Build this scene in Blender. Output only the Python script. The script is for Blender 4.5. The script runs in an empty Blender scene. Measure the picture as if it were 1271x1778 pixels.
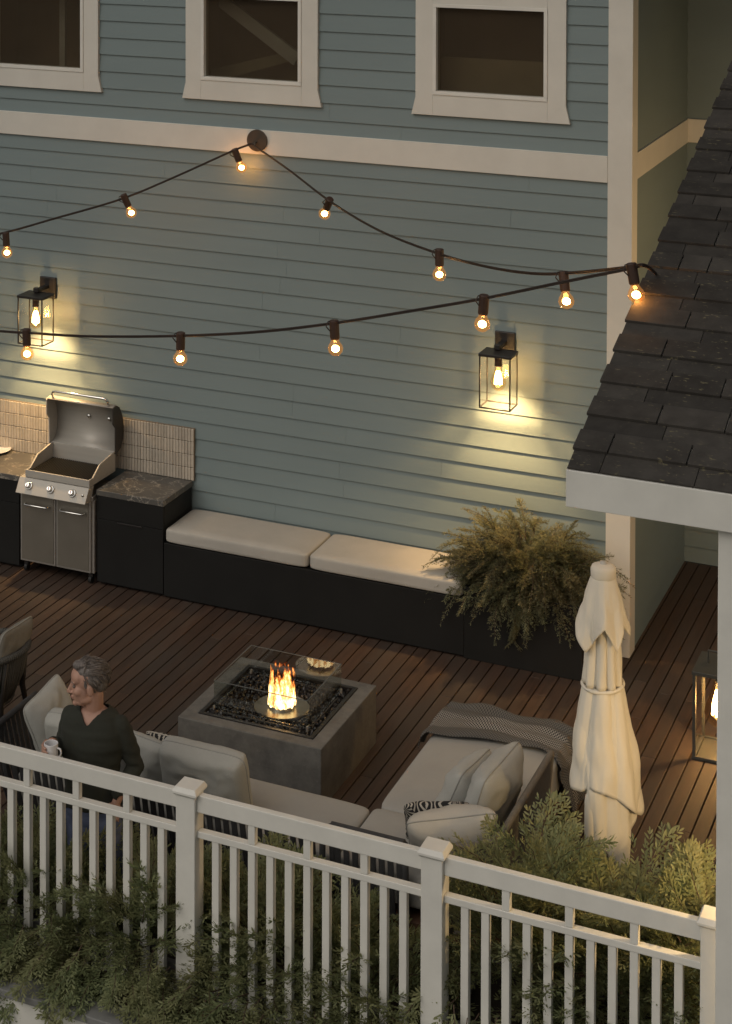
import bpy, bmesh, math, random
import numpy as np
from mathutils import Vector, Matrix, noise
random.seed(7); rng = np.random.default_rng(7)
S = bpy.context.scene; COL = S.collection
R = math.radians; PI = math.pi

# ---------------------------------------------------------------- camera
F, CX, CY, YAW, PIT, ROL = 3265.17, 307.79, -207.345, -.45932638, .0229602833, .000321026932
def _rot():
    ca, sa = math.cos(YAW), math.sin(YAW); cb, sb = math.cos(PIT), math.sin(PIT); cc, sc = math.cos(ROL), math.sin(ROL)
    return (np.array([[cc, -sc, 0], [sc, cc, 0], [0, 0, 1]]) @ np.array([[1, 0, 0], [0, cb, -sb], [0, sb, cb]])
            @ np.array([[1., 0, 0], [0, 0, -1], [0, 1, 0]]) @ np.array([[ca, -sa, 0], [sa, ca, 0], [0, 0, 1]]))
M = _rot(); EYE = np.array([0, 0, 6.5])
def at(x, y, X=None, Y=None, z=None):
    d = M.T @ np.array([(x - CX) / F, (y - CY) / F, 1.])
    t = (X / d[0]) if X is not None else (Y / d[1]) if Y is not None else ((z - 6.5) / d[2])
    return Vector(EYE + t * d)
cam = bpy.data.cameras.new('camera'); camo = bpy.data.objects.new('camera', cam); COL.objects.link(camo)
mw = np.eye(4); mw[:3, 0] = M[0]; mw[:3, 1] = -M[1]; mw[:3, 2] = -M[2]; mw[:3, 3] = EYE
camo.matrix_world = Matrix(mw.tolist())
cam.sensor_width = 36; cam.lens = F / 1778 * 36
cam.shift_x = (635.5 - CX) / 1778; cam.shift_y = (CY - 889) / 1778
cam.clip_start = .1; cam.clip_end = 3000; S.camera = camo

# ---------------------------------------------------------------- materials
def new_mat(name):
    m = bpy.data.materials.new(name); m.use_nodes = True
    return m, m.node_tree.nodes, m.node_tree.links, m.node_tree.nodes['Principled BSDF']
def mixc(N, L, fac, a, b, mode='MIX'):
    n = N.new('ShaderNodeMix'); n.data_type = 'RGBA'; n.blend_type = mode
    for sock, v in ((n.inputs[0], fac), (n.inputs[6], a), (n.inputs[7], b)):
        if hasattr(v, 'is_output'): L.new(v, sock)
        else: sock.default_value = v if not isinstance(v, tuple) else (*v[:3], 1)
    return n.outputs[2]
def ramp(N, L, src, p0, p1, c0=(0, 0, 0), c1=(1, 1, 1)):
    r = N.new('ShaderNodeValToRGB'); r.color_ramp.elements[0].position = p0; r.color_ramp.elements[1].position = p1
    r.color_ramp.elements[0].color = (*c0, 1); r.color_ramp.elements[1].color = (*c1, 1); L.new(src, r.inputs[0]); return r.outputs[0]
def tex(N, L, scale, detail=4, stretch=(1, 1, 1), kind='noise', rough=.6):
    tc = N.new('ShaderNodeTexCoord'); mp = N.new('ShaderNodeMapping'); mp.inputs['Scale'].default_value = stretch
    L.new(tc.outputs['Object'], mp.inputs[0])
    if kind == 'noise':
        n = N.new('ShaderNodeTexNoise'); n.inputs['Detail'].default_value = detail; n.inputs['Roughness'].default_value = rough
    else: n = N.new('ShaderNodeTexVoronoi')
    n.inputs['Scale'].default_value = scale; L.new(mp.outputs[0], n.inputs[0]); return n
def P(name, col, rough=.5, metal=0, var=.12, scale=6, bump=0, bscale=200, stretch=(1, 1, 1), spec=.5, fine=0, fscale=300, bst=None, island=0):
    m, N, L, b = new_mat(name)
    b.inputs['Roughness'].default_value = rough; b.inputs['Metallic'].default_value = metal; b.inputs['Specular IOR Level'].default_value = spec
    n = tex(N, L, scale, 5, stretch)
    dk = tuple(c * (1 - var) for c in col); lt = tuple(min(1, c * (1 + var)) for c in col)
    c = mixc(N, L, ramp(N, L, n.outputs[0], .3, .7), dk, lt)
    if fine:
        f = tex(N, L, fscale, 2, stretch)
        c = mixc(N, L, ramp(N, L, f.outputs[0], .35, .65), c, mixc(N, L, 1., c, (1 + fine,) * 3, 'MULTIPLY'))
    if island:
        g = N.new('ShaderNodeNewGeometry')
        c = mixc(N, L, 1., c, ramp(N, L, g.outputs['Random Per Island'], 0, 1, (1 - island,) * 3, (1 + island,) * 3), 'MULTIPLY')
    L.new(c, b.inputs['Base Color'])
    if rough < .9:
        rr = N.new('ShaderNodeMapRange'); L.new(n.outputs[0], rr.inputs[0]); rr.inputs[3].default_value = max(.03, rough - .06); rr.inputs[4].default_value = min(1, rough + .08)
        L.new(rr.outputs[0], b.inputs['Roughness'])
    if bump:
        bn = tex(N, L, bscale, 3, bst or stretch); bp = N.new('ShaderNodeBump'); bp.inputs['Strength'].default_value = bump; bp.inputs['Distance'].default_value = .004
        L.new(bn.outputs[0], bp.inputs['Height']); L.new(bp.outputs[0], b.inputs['Normal'])
    return m
def emit(name, col, st):
    m, N, L, b = new_mat(name); b.inputs['Base Color'].default_value = (*col, 1)
    b.inputs['Emission Color'].default_value = (*col, 1); b.inputs['Emission Strength'].default_value = st; return m
def thin_glass(name, tint=(1, 1, 1), ior=1.5, gl=(1, 1, 1)):
    m, N, L, b = new_mat(name); N.remove(b)
    t = N.new('ShaderNodeBsdfTransparent'); t.inputs[0].default_value = (*tint, 1)
    g = N.new('ShaderNodeBsdfGlossy'); g.inputs['Roughness'].default_value = .01; g.inputs[0].default_value = (*gl, 1)
    lw = N.new('ShaderNodeLayerWeight'); lw.inputs[0].default_value = .5; r0 = ((ior - 1) / (ior + 1)) ** 2
    pw = N.new('ShaderNodeMath'); pw.operation = 'POWER'; L.new(lw.outputs['Facing'], pw.inputs[0]); pw.inputs[1].default_value = 5
    f = N.new('ShaderNodeMapRange'); L.new(pw.outputs[0], f.inputs[0]); f.inputs[3].default_value = r0; f.inputs[4].default_value = 1
    mx = N.new('ShaderNodeMixShader'); L.new(f.outputs[0], mx.inputs[0]); L.new(t.outputs[0], mx.inputs[1]); L.new(g.outputs[0], mx.inputs[2])
    L.new(mx.outputs[0], N['Material Output'].inputs[0]); return m

SIDING = P('siding_paint', (.188, .240, .248), .55, var=.07, scale=1.4, bump=.12, bscale=60, stretch=(.25, 1, 1), island=.012)
WHITE = P('white_trim_paint', (.66, .64, .585), .5, var=.05, scale=3, bump=.05, bscale=90)
RAILW = P('white_rail_paint', (.72, .705, .655), .45, var=.055, scale=5, bump=.05, bscale=90)
BLACK = P('black_cabinet_laminate', (.012, .012, .0115), .55, var=.15, scale=3, spec=.3)
BLACKM = P('black_metal', (.018, .016, .015), .4, var=.15, scale=8)
GREYM = P('dark_grey_metal', (.05, .052, .048), .45, var=.1, scale=8)
STEEL = P('brushed_steel', (.46, .44, .405), .46, .8, var=.06, scale=40, stretch=(.05, 1, 1), bump=.03, bscale=300)
MATSTEEL = P('satin_steel', (.43, .41, .37), .42, .12, var=.05, scale=30, stretch=(.05, 1, 1))
STEELD = P('steel_door', (.30, .28, .24), .45, .85, var=.05, scale=5)
CHROME = P('chrome', (.75, .74, .72), .08, 1, var=.03)
LIDSIDE = P('dark_lid_casting', (.05, .045, .04), .5, .3)
IRON = P('cast_iron', (.012, .012, .012), .5, .4, bump=.2, bscale=150)
RUBBER = P('black_rubber', (.01, .01, .01), .6)
TILE = P('beige_finger_tile', (.44, .395, .33), .42, var=.08, scale=25, bump=.25, bscale=60, island=.1)
GROUT = P('grout', (.20, .165, .125), .9)
LINEN = P('pale_linen', (.42, .40, .36), .92, var=.06, scale=3, bump=.5, bscale=420, fine=.12, fscale=420)
GREYF = P('grey_linen', (.37, .37, .345), .92, var=.07, scale=4, bump=.6, bscale=380, fine=.16, fscale=380)
SEATF = P('seat_linen', (.34, .33, .305), .92, var=.05, scale=3, bump=.4, bscale=420, fine=.1, fscale=420)
PIPING = P('linen_piping', (.33, .33, .31), .92)
ROPEC = P('chair_rope', (.075, .073, .066), .9, var=.15, scale=30, bump=.8, bscale=260)
ROPE = P('dark_grey_rope', (.045, .045, .047), .9, var=.15, scale=30, bump=.8, bscale=260)
CORD = P('taupe_cord', (.16, .145, .125), .9, var=.12, scale=30, bump=.7, bscale=300)
TEAK = P('teak_wood', (.12, .062, .038), .6, var=.3, scale=6, stretch=(.4, 3, 3), bump=.15)
CANVAS = P('cream_canvas', (.70, .65, .55), .85, var=.03, scale=4, bump=.2, bscale=380)
POLE = P('pale_pole', (.45, .44, .41), .4)
CABLE = P('brown_black_cable', (.028, .018, .013), .5)
SOCKET = P('brown_socket', (.05, .026, .017), .5)
BRONZE = P('bronze_disc', (.06, .045, .032), .5)
SOIL = P('soil', (.025, .018, .013), .95, bump=1, bscale=40)
STONEG = P('grey_stone_box', (.12, .12, .115), .8, var=.1, bump=.2, bscale=40)
COPING = P('grey_coping', (.20, .20, .195), .7)
DARKIN = P('dark_room', (.20, .155, .115), .8)
REFLTONE = P('reflection_tone', (.30, .27, .2), .8)  # paler tone put in for reflections in the upper windows
BEAMM = P('pale_beam', (.45, .46, .47), .8)
CERAMIC = P('white_ceramic', (.68, .67, .68), .25, var=.02)
SKIN = P('skin', (.43, .245, .18), .55, var=.08, scale=18, bump=.15, bscale=120)
HAIRS = P('grey_hair_strands', (.17, .145, .13), .55, var=.3, scale=60, island=.5)
HAIR = P('greying_hair', (.15, .13, .12), .6, var=.5, scale=70, stretch=(1, 1, .25), bump=.5, bscale=200)
SWEAT = P('dark_green_knit', (.026, .028, .021), .95, var=.12, scale=6, bump=.6, bscale=330)
JEAN = P('blue_denim', (.10, .125, .215), .9, var=.3, scale=9, bump=.4, bscale=350)
EYEM = P('eye', (.16, .12, .10), .3)
LIP = P('lip', (.33, .15, .12), .5)
LAVA = P('black_fire_glass', (.010, .009, .009), .32, var=.3, scale=20)
GLASS = thin_glass('clear_glass', (1, 1, 1), 1.22)
FGLASS = thin_glass('fire_glass', (.93, .95, .94), 1.72)
GEDGE = P('glass_edge', (.13, .135, .13), .2)
PANE = thin_glass('window_pane', (.72, .7, .64), 1.4)
def brown_reflection(m):  # brown reflection in the glass, put into the pane as flat colour
    N, L = m.node_tree.nodes, m.node_tree.links; o_ = N['Material Output'].inputs[0]; s_ = o_.links[0].from_socket
    d = N.new('ShaderNodeBsdfDiffuse'); d.inputs[0].default_value = (.26, .20, .14, 1); x = N.new('ShaderNodeMixShader'); x.inputs[0].default_value = .11
    L.new(s_, x.inputs[1]); L.new(d.outputs[0], x.inputs[2]); L.new(x.outputs[0], o_)
brown_reflection(PANE)
BULBG = thin_glass('amber_bulb_glass', (1, .87, .68), 1.45)
def glow_glass():
    m = thin_glass('glowing_bulb_glass', (1, .8, .55), 1.45); N, L = m.node_tree.nodes, m.node_tree.links; o_ = N['Material Output'].inputs[0]; s_ = o_.links[0].from_socket
    e = N.new('ShaderNodeEmission'); e.inputs[0].default_value = (1, .45, .14, 1); e.inputs[1].default_value = .12; ad = N.new('ShaderNodeAddShader'); L.new(s_, ad.inputs[0]); L.new(e.outputs[0], ad.inputs[1]); L.new(ad.outputs[0], o_); return m
GLOWB = glow_glass()
FILA = emit('lamp_filament', (1, .62, .22), 38)
SFILA = emit('string_filament', (1, .52, .18), 70)

def deck_mat():
    m, N, L, b = new_mat('brown_deck_boards')
    n = tex(N, L, 5, 6, (7, .5, 1)); n2 = tex(N, L, 1.3, 3, (2.5, .6, 1)); g = N.new('ShaderNodeNewGeometry')
    c = mixc(N, L, ramp(N, L, n.outputs[0], .3, .72), (.037, .0205, .0135), (.077, .0445, .030))
    c = mixc(N, L, ramp(N, L, n2.outputs[0], .42, .66), c, (.058, .042, .033))
    c = mixc(N, L, 1., c, ramp(N, L, g.outputs['Random Per Island'], 0, 1, (.78, .79, .8), (1.2, 1.18, 1.15)), 'MULTIPLY')
    L.new(c, b.inputs['Base Color'])
    rr = N.new('ShaderNodeMapRange'); L.new(n2.outputs[0], rr.inputs[0]); rr.inputs[3].default_value = .52; rr.inputs[4].default_value = .75
    L.new(rr.outputs[0], b.inputs['Roughness'])
    bp = N.new('ShaderNodeBump'); bp.inputs['Strength'].default_value = .3; bp.inputs['Distance'].default_value = .003
    L.new(n.outputs[0], bp.inputs['Height']); L.new(bp.outputs[0], b.inputs['Normal']); return m
DECK = deck_mat()
def marble_mat():
    m, N, L, b = new_mat('grey_veined_stone')
    tc = N.new('ShaderNodeTexCoord'); w = tex(N, L, 3.5, 5)
    mp = N.new('ShaderNodeMapping'); mp.inputs['Scale'].default_value = (1, 1.6, 1); mp.inputs['Rotation'].default_value = (0, 0, .7)
    add = N.new('ShaderNodeVectorMath'); add.operation = 'MULTIPLY_ADD'; L.new(w.outputs[1], add.inputs[0]); add.inputs[1].default_value = (.55, .55, .55); L.new(tc.outputs['Object'], add.inputs[2])
    L.new(add.outputs[0], mp.inputs[0])
    v = N.new('ShaderNodeTexVoronoi'); v.feature = 'DISTANCE_TO_EDGE'; v.inputs['Scale'].default_value = 4.2; L.new(mp.outputs[0], v.inputs[0])
    big = tex(N, L, 2.2, 4)
    base = mixc(N, L, ramp(N, L, big.outputs[0], .35, .65), (.07, .069, .066), (.125, .118, .105))
    vein = ramp(N, L, v.outputs[0], 0, .03, (1, 1, 1), (0, 0, 0)); msk = ramp(N, L, tex(N, L, 4, 3).outputs[0], .42, .55)
    mm = N.new('ShaderNodeMath'); mm.operation = 'MULTIPLY'; L.new(vein, mm.inputs[0]); L.new(msk, mm.inputs[1])
    L.new(mixc(N, L, mm.outputs[0], base, (.42, .38, .32)), b.inputs['Base Color']); b.inputs['Roughness'].default_value = .36; return m
MARBLE = marble_mat()
def concrete_mat():
    m, N, L, b = new_mat('mottled_concrete')
    a = tex(N, L, 7, 8, rough=.7); c2 = tex(N, L, 34, 5); c3 = tex(N, L, 2.2, 3)
    c = mixc(N, L, ramp(N, L, a.outputs[0], .33, .68), (.105, .102, .096), (.18, .175, .162))
    c = mixc(N, L, ramp(N, L, c2.outputs[0], .58, .75), c, (.19, .185, .17)); c = mixc(N, L, ramp(N, L, c3.outputs[0], .5, .7), c, mixc(N, L, 1., c, (.84, .84, .84), 'MULTIPLY'))
    L.new(c, b.inputs['Base Color']); b.inputs['Roughness'].default_value = .75
    bp = N.new('ShaderNodeBump'); bp.inputs['Strength'].default_value = .25; bp.inputs['Distance'].default_value = .004; L.new(c2.outputs[0], bp.inputs['Height']); L.new(bp.outputs[0], b.inputs['Normal']); return m
CONC = concrete_mat()
def shingle_mat():
    m, N, L, b = new_mat('dark_slate_shingle')
    g = N.new('ShaderNodeNewGeometry'); a = tex(N, L, 9, 6); sp = tex(N, L, 26, 4, (1, 2.2, 1)); sp2 = tex(N, L, 3, 2)
    c = mixc(N, L, ramp(N, L, a.outputs[0], .3, .7), (.038, .034, .030), (.062, .056, .049))
    c = mixc(N, L, 1., c, ramp(N, L, g.outputs['Random Per Island'], 0, 1, (.75,) * 3, (1.25,) * 3), 'MULTIPLY')
    k = N.new('ShaderNodeMath'); k.operation = 'MULTIPLY'; L.new(ramp(N, L, sp.outputs[0], .61, .68), k.inputs[0]); L.new(ramp(N, L, sp2.outputs[0], .42, .6), k.inputs[1])
    L.new(mixc(N, L, k.outputs[0], c, (.17, .15, .09)), b.inputs['Base Color']); b.inputs['Roughness'].default_value = .8; b.inputs['Specular IOR Level'].default_value = .25
    bp = N.new('ShaderNodeBump'); bp.inputs['Strength'].default_value = .35; bp.inputs['Distance'].default_value = .004; L.new(a.outputs[0], bp.inputs['Height']); L.new(bp.outputs[0], b.inputs['Normal']); return m
SHINGLE = shingle_mat()
def leaf_mat(name, d, l, tw):
    m, N, L, b = new_mat(name); g = N.new('ShaderNodeNewGeometry'); n = tex(N, L, 4, 3)
    c = mixc(N, L, g.outputs['Random Per Island'], d, l); c = mixc(N, L, ramp(N, L, n.outputs[0], .4, .68), c, tw)
    L.new(c, b.inputs['Base Color']); b.inputs['Roughness'].default_value = .5; b.inputs['Specular IOR Level'].default_value = .3
    tr = N.new('ShaderNodeBsdfTranslucent'); L.new(c, tr.inputs[0]); mx = N.new('ShaderNodeMixShader'); mx.inputs[0].default_value = .45
    L.new(b.outputs[0], mx.inputs[1]); L.new(tr.outputs[0], mx.inputs[2]); L.new(mx.outputs[0], N['Material Output'].inputs[0])
    return m
LEAF = leaf_mat('juniper_leaf', (.145, .18, .09), (.32, .355, .175), (.31, .305, .155))
LEAFB = leaf_mat('planter_juniper_leaf', (.115, .13, .075), (.25, .255, .14), (.20, .185, .11))
TWIG = P('twig_bark', (.085, .055, .036), .85)
def weave_mat():
    m, N, L, b = new_mat('black_white_woven_wool'); uv = N.new('ShaderNodeUVMap')
    mp = N.new('ShaderNodeMapping'); mp.inputs['Scale'].default_value = (1, 1, 1); L.new(uv.outputs[0], mp.inputs[0])
    ch = N.new('ShaderNodeTexChecker'); ch.inputs['Scale'].default_value = 1; ch.inputs[1].default_value = (.30, .28, .25, 1); ch.inputs[2].default_value = (.02, .02, .022, 1)
    mp.inputs['Scale'].default_value = (105, 110, 1); L.new(mp.outputs[0], ch.inputs[0])
    sx = N.new('ShaderNodeSeparateXYZ'); L.new(uv.outputs[0], sx.inputs[0])
    w = N.new('ShaderNodeTexWave'); w.inputs['Scale'].default_value = .8; w.inputs['Distortion'].default_value = .6; w.bands_direction = 'Y'; L.new(uv.outputs[0], w.inputs[0])
    brown = mixc(N, L, .7, ch.outputs[0], (.066, .062, .057))
    L.new(mixc(N, L, ramp(N, L, w.outputs[0], .45, .6), brown, ch.outputs[0]), b.inputs['Base Color']); b.inputs['Roughness'].default_value = .95
    bp = N.new('ShaderNodeBump'); bp.inputs['Strength'].default_value = .5; bp.inputs['Distance'].default_value = .004; L.new(ch.outputs[1], bp.inputs['Height']); L.new(bp.outputs[0], b.inputs['Normal']); return m
WEAVE = weave_mat()
def fern_mat():
    m, N, L, b = new_mat('black_fabric_white_leaf_print'); uv = N.new('ShaderNodeUVMap')
    sc = N.new('ShaderNodeVectorMath'); sc.operation = 'MULTIPLY'; sc.inputs[1].default_value = (5, 5, 1); L.new(uv.outputs[0], sc.inputs[0])
    v = N.new('ShaderNodeTexVoronoi'); v.inputs['Scale'].default_value = 1; v.inputs['Randomness'].default_value = .75; L.new(sc.outputs[0], v.inputs[0])
    sub = N.new('ShaderNodeVectorMath'); sub.operation = 'SUBTRACT'; L.new(sc.outputs[0], sub.inputs[0]); L.new(v.outputs['Position'], sub.inputs[1])
    s = N.new('ShaderNodeSeparateXYZ'); L.new(sub.outputs[0], s.inputs[0])
    a = N.new('ShaderNodeMath'); a.operation = 'ARCTAN2'; L.new(s.outputs[0], a.inputs[0]); L.new(s.outputs[1], a.inputs[1])
    k = N.new('ShaderNodeMath'); k.operation = 'MULTIPLY'; k.inputs[1].default_value = 11; L.new(a.outputs[0], k.inputs[0])
    cs = N.new('ShaderNodeMath'); cs.operation = 'COSINE'; L.new(k.outputs[0], cs.inputs[0])
    L.new(mixc(N, L, ramp(N, L, cs.outputs[0], .25, .5), (.014, .014, .015), (.42, .39, .34)), b.inputs['Base Color']); b.inputs['Roughness'].default_value = .9; return m
FERN = fern_mat()
def flame_mat():
    m, N, L, b = new_mat('flame'); N.remove(b)
    tc = N.new('ShaderNodeTexCoord'); s = N.new('ShaderNodeSeparateXYZ'); L.new(tc.outputs['Object'], s.inputs[0])
    n = tex(N, L, 26, 4, (1, 1, .42))
    h = N.new('ShaderNodeMapRange'); L.new(s.outputs[2], h.inputs[0]); h.inputs[1].default_value = .0; h.inputs[2].default_value = .30
    d = N.new('ShaderNodeMath'); d.operation = 'SUBTRACT'; L.new(n.outputs[0], d.inputs[0])
    hm = N.new('ShaderNodeMath'); hm.operation = 'MULTIPLY'; hm.inputs[1].default_value = .33; L.new(h.outputs[0], hm.inputs[0]); L.new(hm.outputs[0], d.inputs[1])
    r = N.new('ShaderNodeValToRGB'); L.new(d.outputs[0], r.inputs[0]); e = r.color_ramp.elements
    e[0].position = .28; e[0].color = (.9, .10, .008, 1); e[1].position = .50; e[1].color = (1, .74, .36, 1); x = e.new(.38); x.color = (1, .40, .08, 1)
    al = ramp(N, L, d.outputs[0], .27, .40)
    em = N.new('ShaderNodeEmission'); L.new(r.outputs[0], em.inputs[0])
    st = N.new('ShaderNodeMapRange'); L.new(d.outputs[0], st.inputs[0]); st.inputs[1].default_value = .3; st.inputs[2].default_value = .55; st.inputs[3].default_value = .9; st.inputs[4].default_value = 4.5; L.new(st.outputs[0], em.inputs[1])
    t = N.new('ShaderNodeBsdfTransparent'); mx = N.new('ShaderNodeMixShader'); L.new(al, mx.inputs[0]); L.new(t.outputs[0], mx.inputs[1]); L.new(em.outputs[0], mx.inputs[2])
    L.new(mx.outputs[0], N['Material Output'].inputs[0]); return m
FLAME = flame_mat()

# ---------------------------------------------------------------- mesh builder
class MB:
    def __init__(s): s.v = []; s.f = []; s.uv = None
    def add(s, vs, fs):
        o = len(s.v); s.v += [tuple(p) for p in vs]; s.f += [tuple(i + o for i in f) for f in fs]; return s
    def box(s, x0, x1, y0, y1, z0, z1):
        x0, x1 = sorted((x0, x1)); y0, y1 = sorted((y0, y1)); z0, z1 = sorted((z0, z1))
        return s.add([(x0, y0, z0), (x1, y0, z0), (x1, y1, z0), (x0, y1, z0), (x0, y0, z1), (x1, y0, z1), (x1, y1, z1), (x0, y1, z1)],
                     [(0, 3, 2, 1), (4, 5, 6, 7), (0, 1, 5, 4), (1, 2, 6, 5), (2, 3, 7, 6), (3, 0, 4, 7)])
    def prism(s, poly, a, b, axis='x'):
        n = len(poly); mk = {'x': lambda p, t: (t, p[0], p[1]), 'y': lambda p, t: (p[0], t, p[1]), 'z': lambda p, t: (p[0], p[1], t)}[axis]
        vs = [mk(p, a) for p in poly] + [mk(p, b) for p in poly]
        fs = [tuple(range(n - 1, -1, -1)), tuple(range(n, 2 * n))] + [(i, (i + 1) % n, n + (i + 1) % n, n + i) for i in range(n)]
        return s.add(vs, fs)
    def loft(s, rings, cap=True, closed=True):
        n = len(rings[0]); vs = [p for r in rings for p in r]; fs = []
        for k in range(len(rings) - 1):
            for i in range(n if closed else n - 1):
                j = (i + 1) % n; fs.append((k * n + i, k * n + j, (k + 1) * n + j, (k + 1) * n + i))
        if cap and closed: fs += [tuple(range(n - 1, -1, -1)), tuple((len(rings) - 1) * n + i for i in range(n))]
        return s.add(vs, fs)
    def tube(s, pts, r, n=8, sq=None):
        pts = [Vector(p) for p in pts]; rs = r if isinstance(r, (list, tuple)) else [r] * len(pts); rings = []; u = None
        for i, p in enumerate(pts):
            t = (pts[min(i + 1, len(pts) - 1)] - pts[max(i - 1, 0)]).normalized()
            if u is None: u = t.orthogonal().normalized()
            u = (u - t * u.dot(t)); u = u.normalized() if u.length > 1e-6 else t.orthogonal().normalized()
            w = t.cross(u); rings.append([p + (u * math.cos(2 * PI * k / n) + w * math.sin(2 * PI * k / n)) * rs[i] for k in range(n)])
        return s.loft(rings)
    def lathe(s, prof, c, n=20):
        return s.loft([[(c[0] + r * math.cos(2 * PI * k / n), c[1] + r * math.sin(2 * PI * k / n), c[2] + z) for k in range(n)] for r, z in prof])
    def ell(s, c, r, n=14, m=10, rot=None):
        rings = []
        for i in range(m + 1):
            a = PI * (i + .02) / (m + .04) - PI / 2
            ring = []
            for k in range(n):
                p = Vector((r[0] * math.cos(a) * math.cos(2 * PI * k / n), r[1] * math.cos(a) * math.sin(2 * PI * k / n), r[2] * math.sin(a)))
                ring.append((rot @ p if rot else p) + Vector(c))
            rings.append(ring)
        return s.loft(rings)
    def build(s, name, mat, parent=None, smooth=False, bevel=0, sub=0, solid=0, seg=2):
        o = Vector((0, 0, 0)); q = parent
        while q is not None: o += q.location; q = q.parent
        me = bpy.data.meshes.new(name); v = np.array(s.v, float) - np.array(o); me.from_pydata(v.tolist(), [], s.f)
        if s.uv:
            ul = me.uv_layers.new(name='UVMap'); 
            for i, l in enumerate(me.loops): ul.data[i].uv = s.uv[l.vertex_index]
        me.validate(); me.update()
        for m in (mat if isinstance(mat, list) else [mat]): me.materials.append(m)
        ob = bpy.data.objects.new(name, me); COL.objects.link(ob); ob.parent = parent
        if smooth: me.polygons.foreach_set('use_smooth', [True] * len(me.polygons))
        if solid: k = ob.modifiers.new('thickness', 'SOLIDIFY'); k.thickness = solid; k.offset = 0
        if bevel: k = ob.modifiers.new('edge', 'BEVEL'); k.width = bevel; k.segments = seg; k.limit_method = 'ANGLE'; k.angle_limit = R(40)
        if sub: k = ob.modifiers.new('smooth', 'SUBSURF'); k.levels = sub; k.render_levels = sub
        return ob
def box(name, mat, parent, *a, bevel=.004): return MB().box(*a).build(name, mat, parent, bevel=bevel)
def tag(o, label, cat, group=None, kind=None):
    o['label'] = label; o['category'] = cat
    if group: o['group'] = group
    if kind: o['kind'] = kind
    return o
def thing(name, label, cat, loc=(0, 0, 0), group=None):
    o = bpy.data.objects.new(name, None); o.empty_display_size = .1; COL.objects.link(o); o.location = loc
    return tag(o, label, cat, group)
def structure(name, mb, mat, **k):
    o = mb.build(name, mat, **k); o['kind'] = 'structure'; o['label'] = k.get('label', name.replace('_', ' ')); return o
def lamp(name, loc, w, col=(1, .68, .32), r=.03, parent=None):
    l = bpy.data.lights.new(name, 'POINT'); l.energy = w; l.color = col; l.shadow_soft_size = r
    o = bpy.data.objects.new(name, l); COL.objects.link(o)
    q = parent; off = Vector((0, 0, 0))
    while q is not None: off += q.location; q = q.parent
    o.parent = parent; o.location = Vector(loc) - off; return o
def remesh(mb, name, mat, parent, vox, it=2, fn=None):
    ob = mb.build(name, mat, parent); k = ob.modifiers.new('r', 'REMESH'); k.mode = 'VOXEL'; k.voxel_size = vox; k.use_smooth_shade = True
    sm = ob.modifiers.new('s', 'SMOOTH'); sm.iterations = it; sm.factor = .5
    dg = bpy.context.evaluated_depsgraph_get(); me = bpy.data.meshes.new_from_object(ob.evaluated_get(dg)); old = ob.data
    ob.modifiers.clear(); ob.data = me; bpy.data.meshes.remove(old); me.name = name
    if not me.materials: me.materials.append(mat)
    me.polygons.foreach_set('use_smooth', [True] * len(me.polygons)); return ob

# ---------------------------------------------------------------- world, sun
EL, AZ = R(44), R(200)
w = bpy.data.worlds.new('World'); S.world = w; w.use_nodes = True; N, L = w.node_tree.nodes, w.node_tree.links
sky = N.new('ShaderNodeTexSky'); sky.sky_type = 'NISHITA'; sky.sun_disc = False; sky.sun_elevation = EL; sky.sun_rotation = AZ; sky.dust_density = 3
hs = N.new('ShaderNodeHueSaturation'); hs.inputs['Saturation'].default_value = .35; L.new(sky.outputs[0], hs.inputs['Color'])
L.new(mixc(N, L, 1., hs.outputs[0], (1.0, .95, .87), 'MULTIPLY'), N['Background'].inputs[0]); N['Background'].inputs[1].default_value = .06
sl = bpy.data.lights.new('sun', 'SUN'); sl.energy = .55; sl.angle = R(50); sl.color = (1, .95, .86); so = bpy.data.objects.new('sun', sl); COL.objects.link(so)
sd = Vector((math.sin(AZ) * math.cos(EL), math.cos(AZ) * math.cos(EL), math.sin(EL)))
so.rotation_euler = (-sd).to_track_quat('-Z', 'Y').to_euler()
S.view_settings.view_transform = 'Standard'; S.view_settings.look = 'None'; S.view_settings.exposure = 0; S.view_settings.gamma = 1
S.cycles.max_bounces = 8; S.cycles.transparent_max_bounces = 24; S.cycles.sample_clamp_indirect = 4; S.cycles.use_denoising = True
# ---------------------------------------------------------------- ground, deck
structure('ground', MB().box(-900, 900, -900, 900, -3.3, -3.2), P('dark_lawn', (.03, .036, .02), .95))
mb = MB(); x = -13.0
while x < 1.2:
    y = 9.1 + random.uniform(-2.2, 0)
    while y < 17.04:
        ln = random.choice((2.4, 3.0, 3.6)); a, b = max(y, 9.1), min(y + ln, 17.04)
        if b - a > .05: mb.box(x, x + .0965, a, b - .003, -.035, 0)
        y += ln
    x += .1053
dk = mb.build('deck', DECK, bevel=.004); dk['kind'] = 'structure'; dk['label'] = 'dark brown timber deck boards'
structure('deck_gap_shade', MB().box(-13, 1.2, 9.1, 17.06, -.2, -.06), P('gap_shade_black', (.006, .005, .004), .9))  # black sheet added below the boards, its colour standing for shade in the gaps
fa = thing('deck_fascia', 'white deck edge wall with grey coping under the juniper hedge', 'deck edge', (-6, 9, -3.2))
box('skirting', RAILW, fa, -13, 1.2, 8.97, 9.098, -3.2, -.042)
box('coping', COPING, fa, -13, 1.2, 8.94, 9.12, -.04, .002, bevel=.006)

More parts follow.
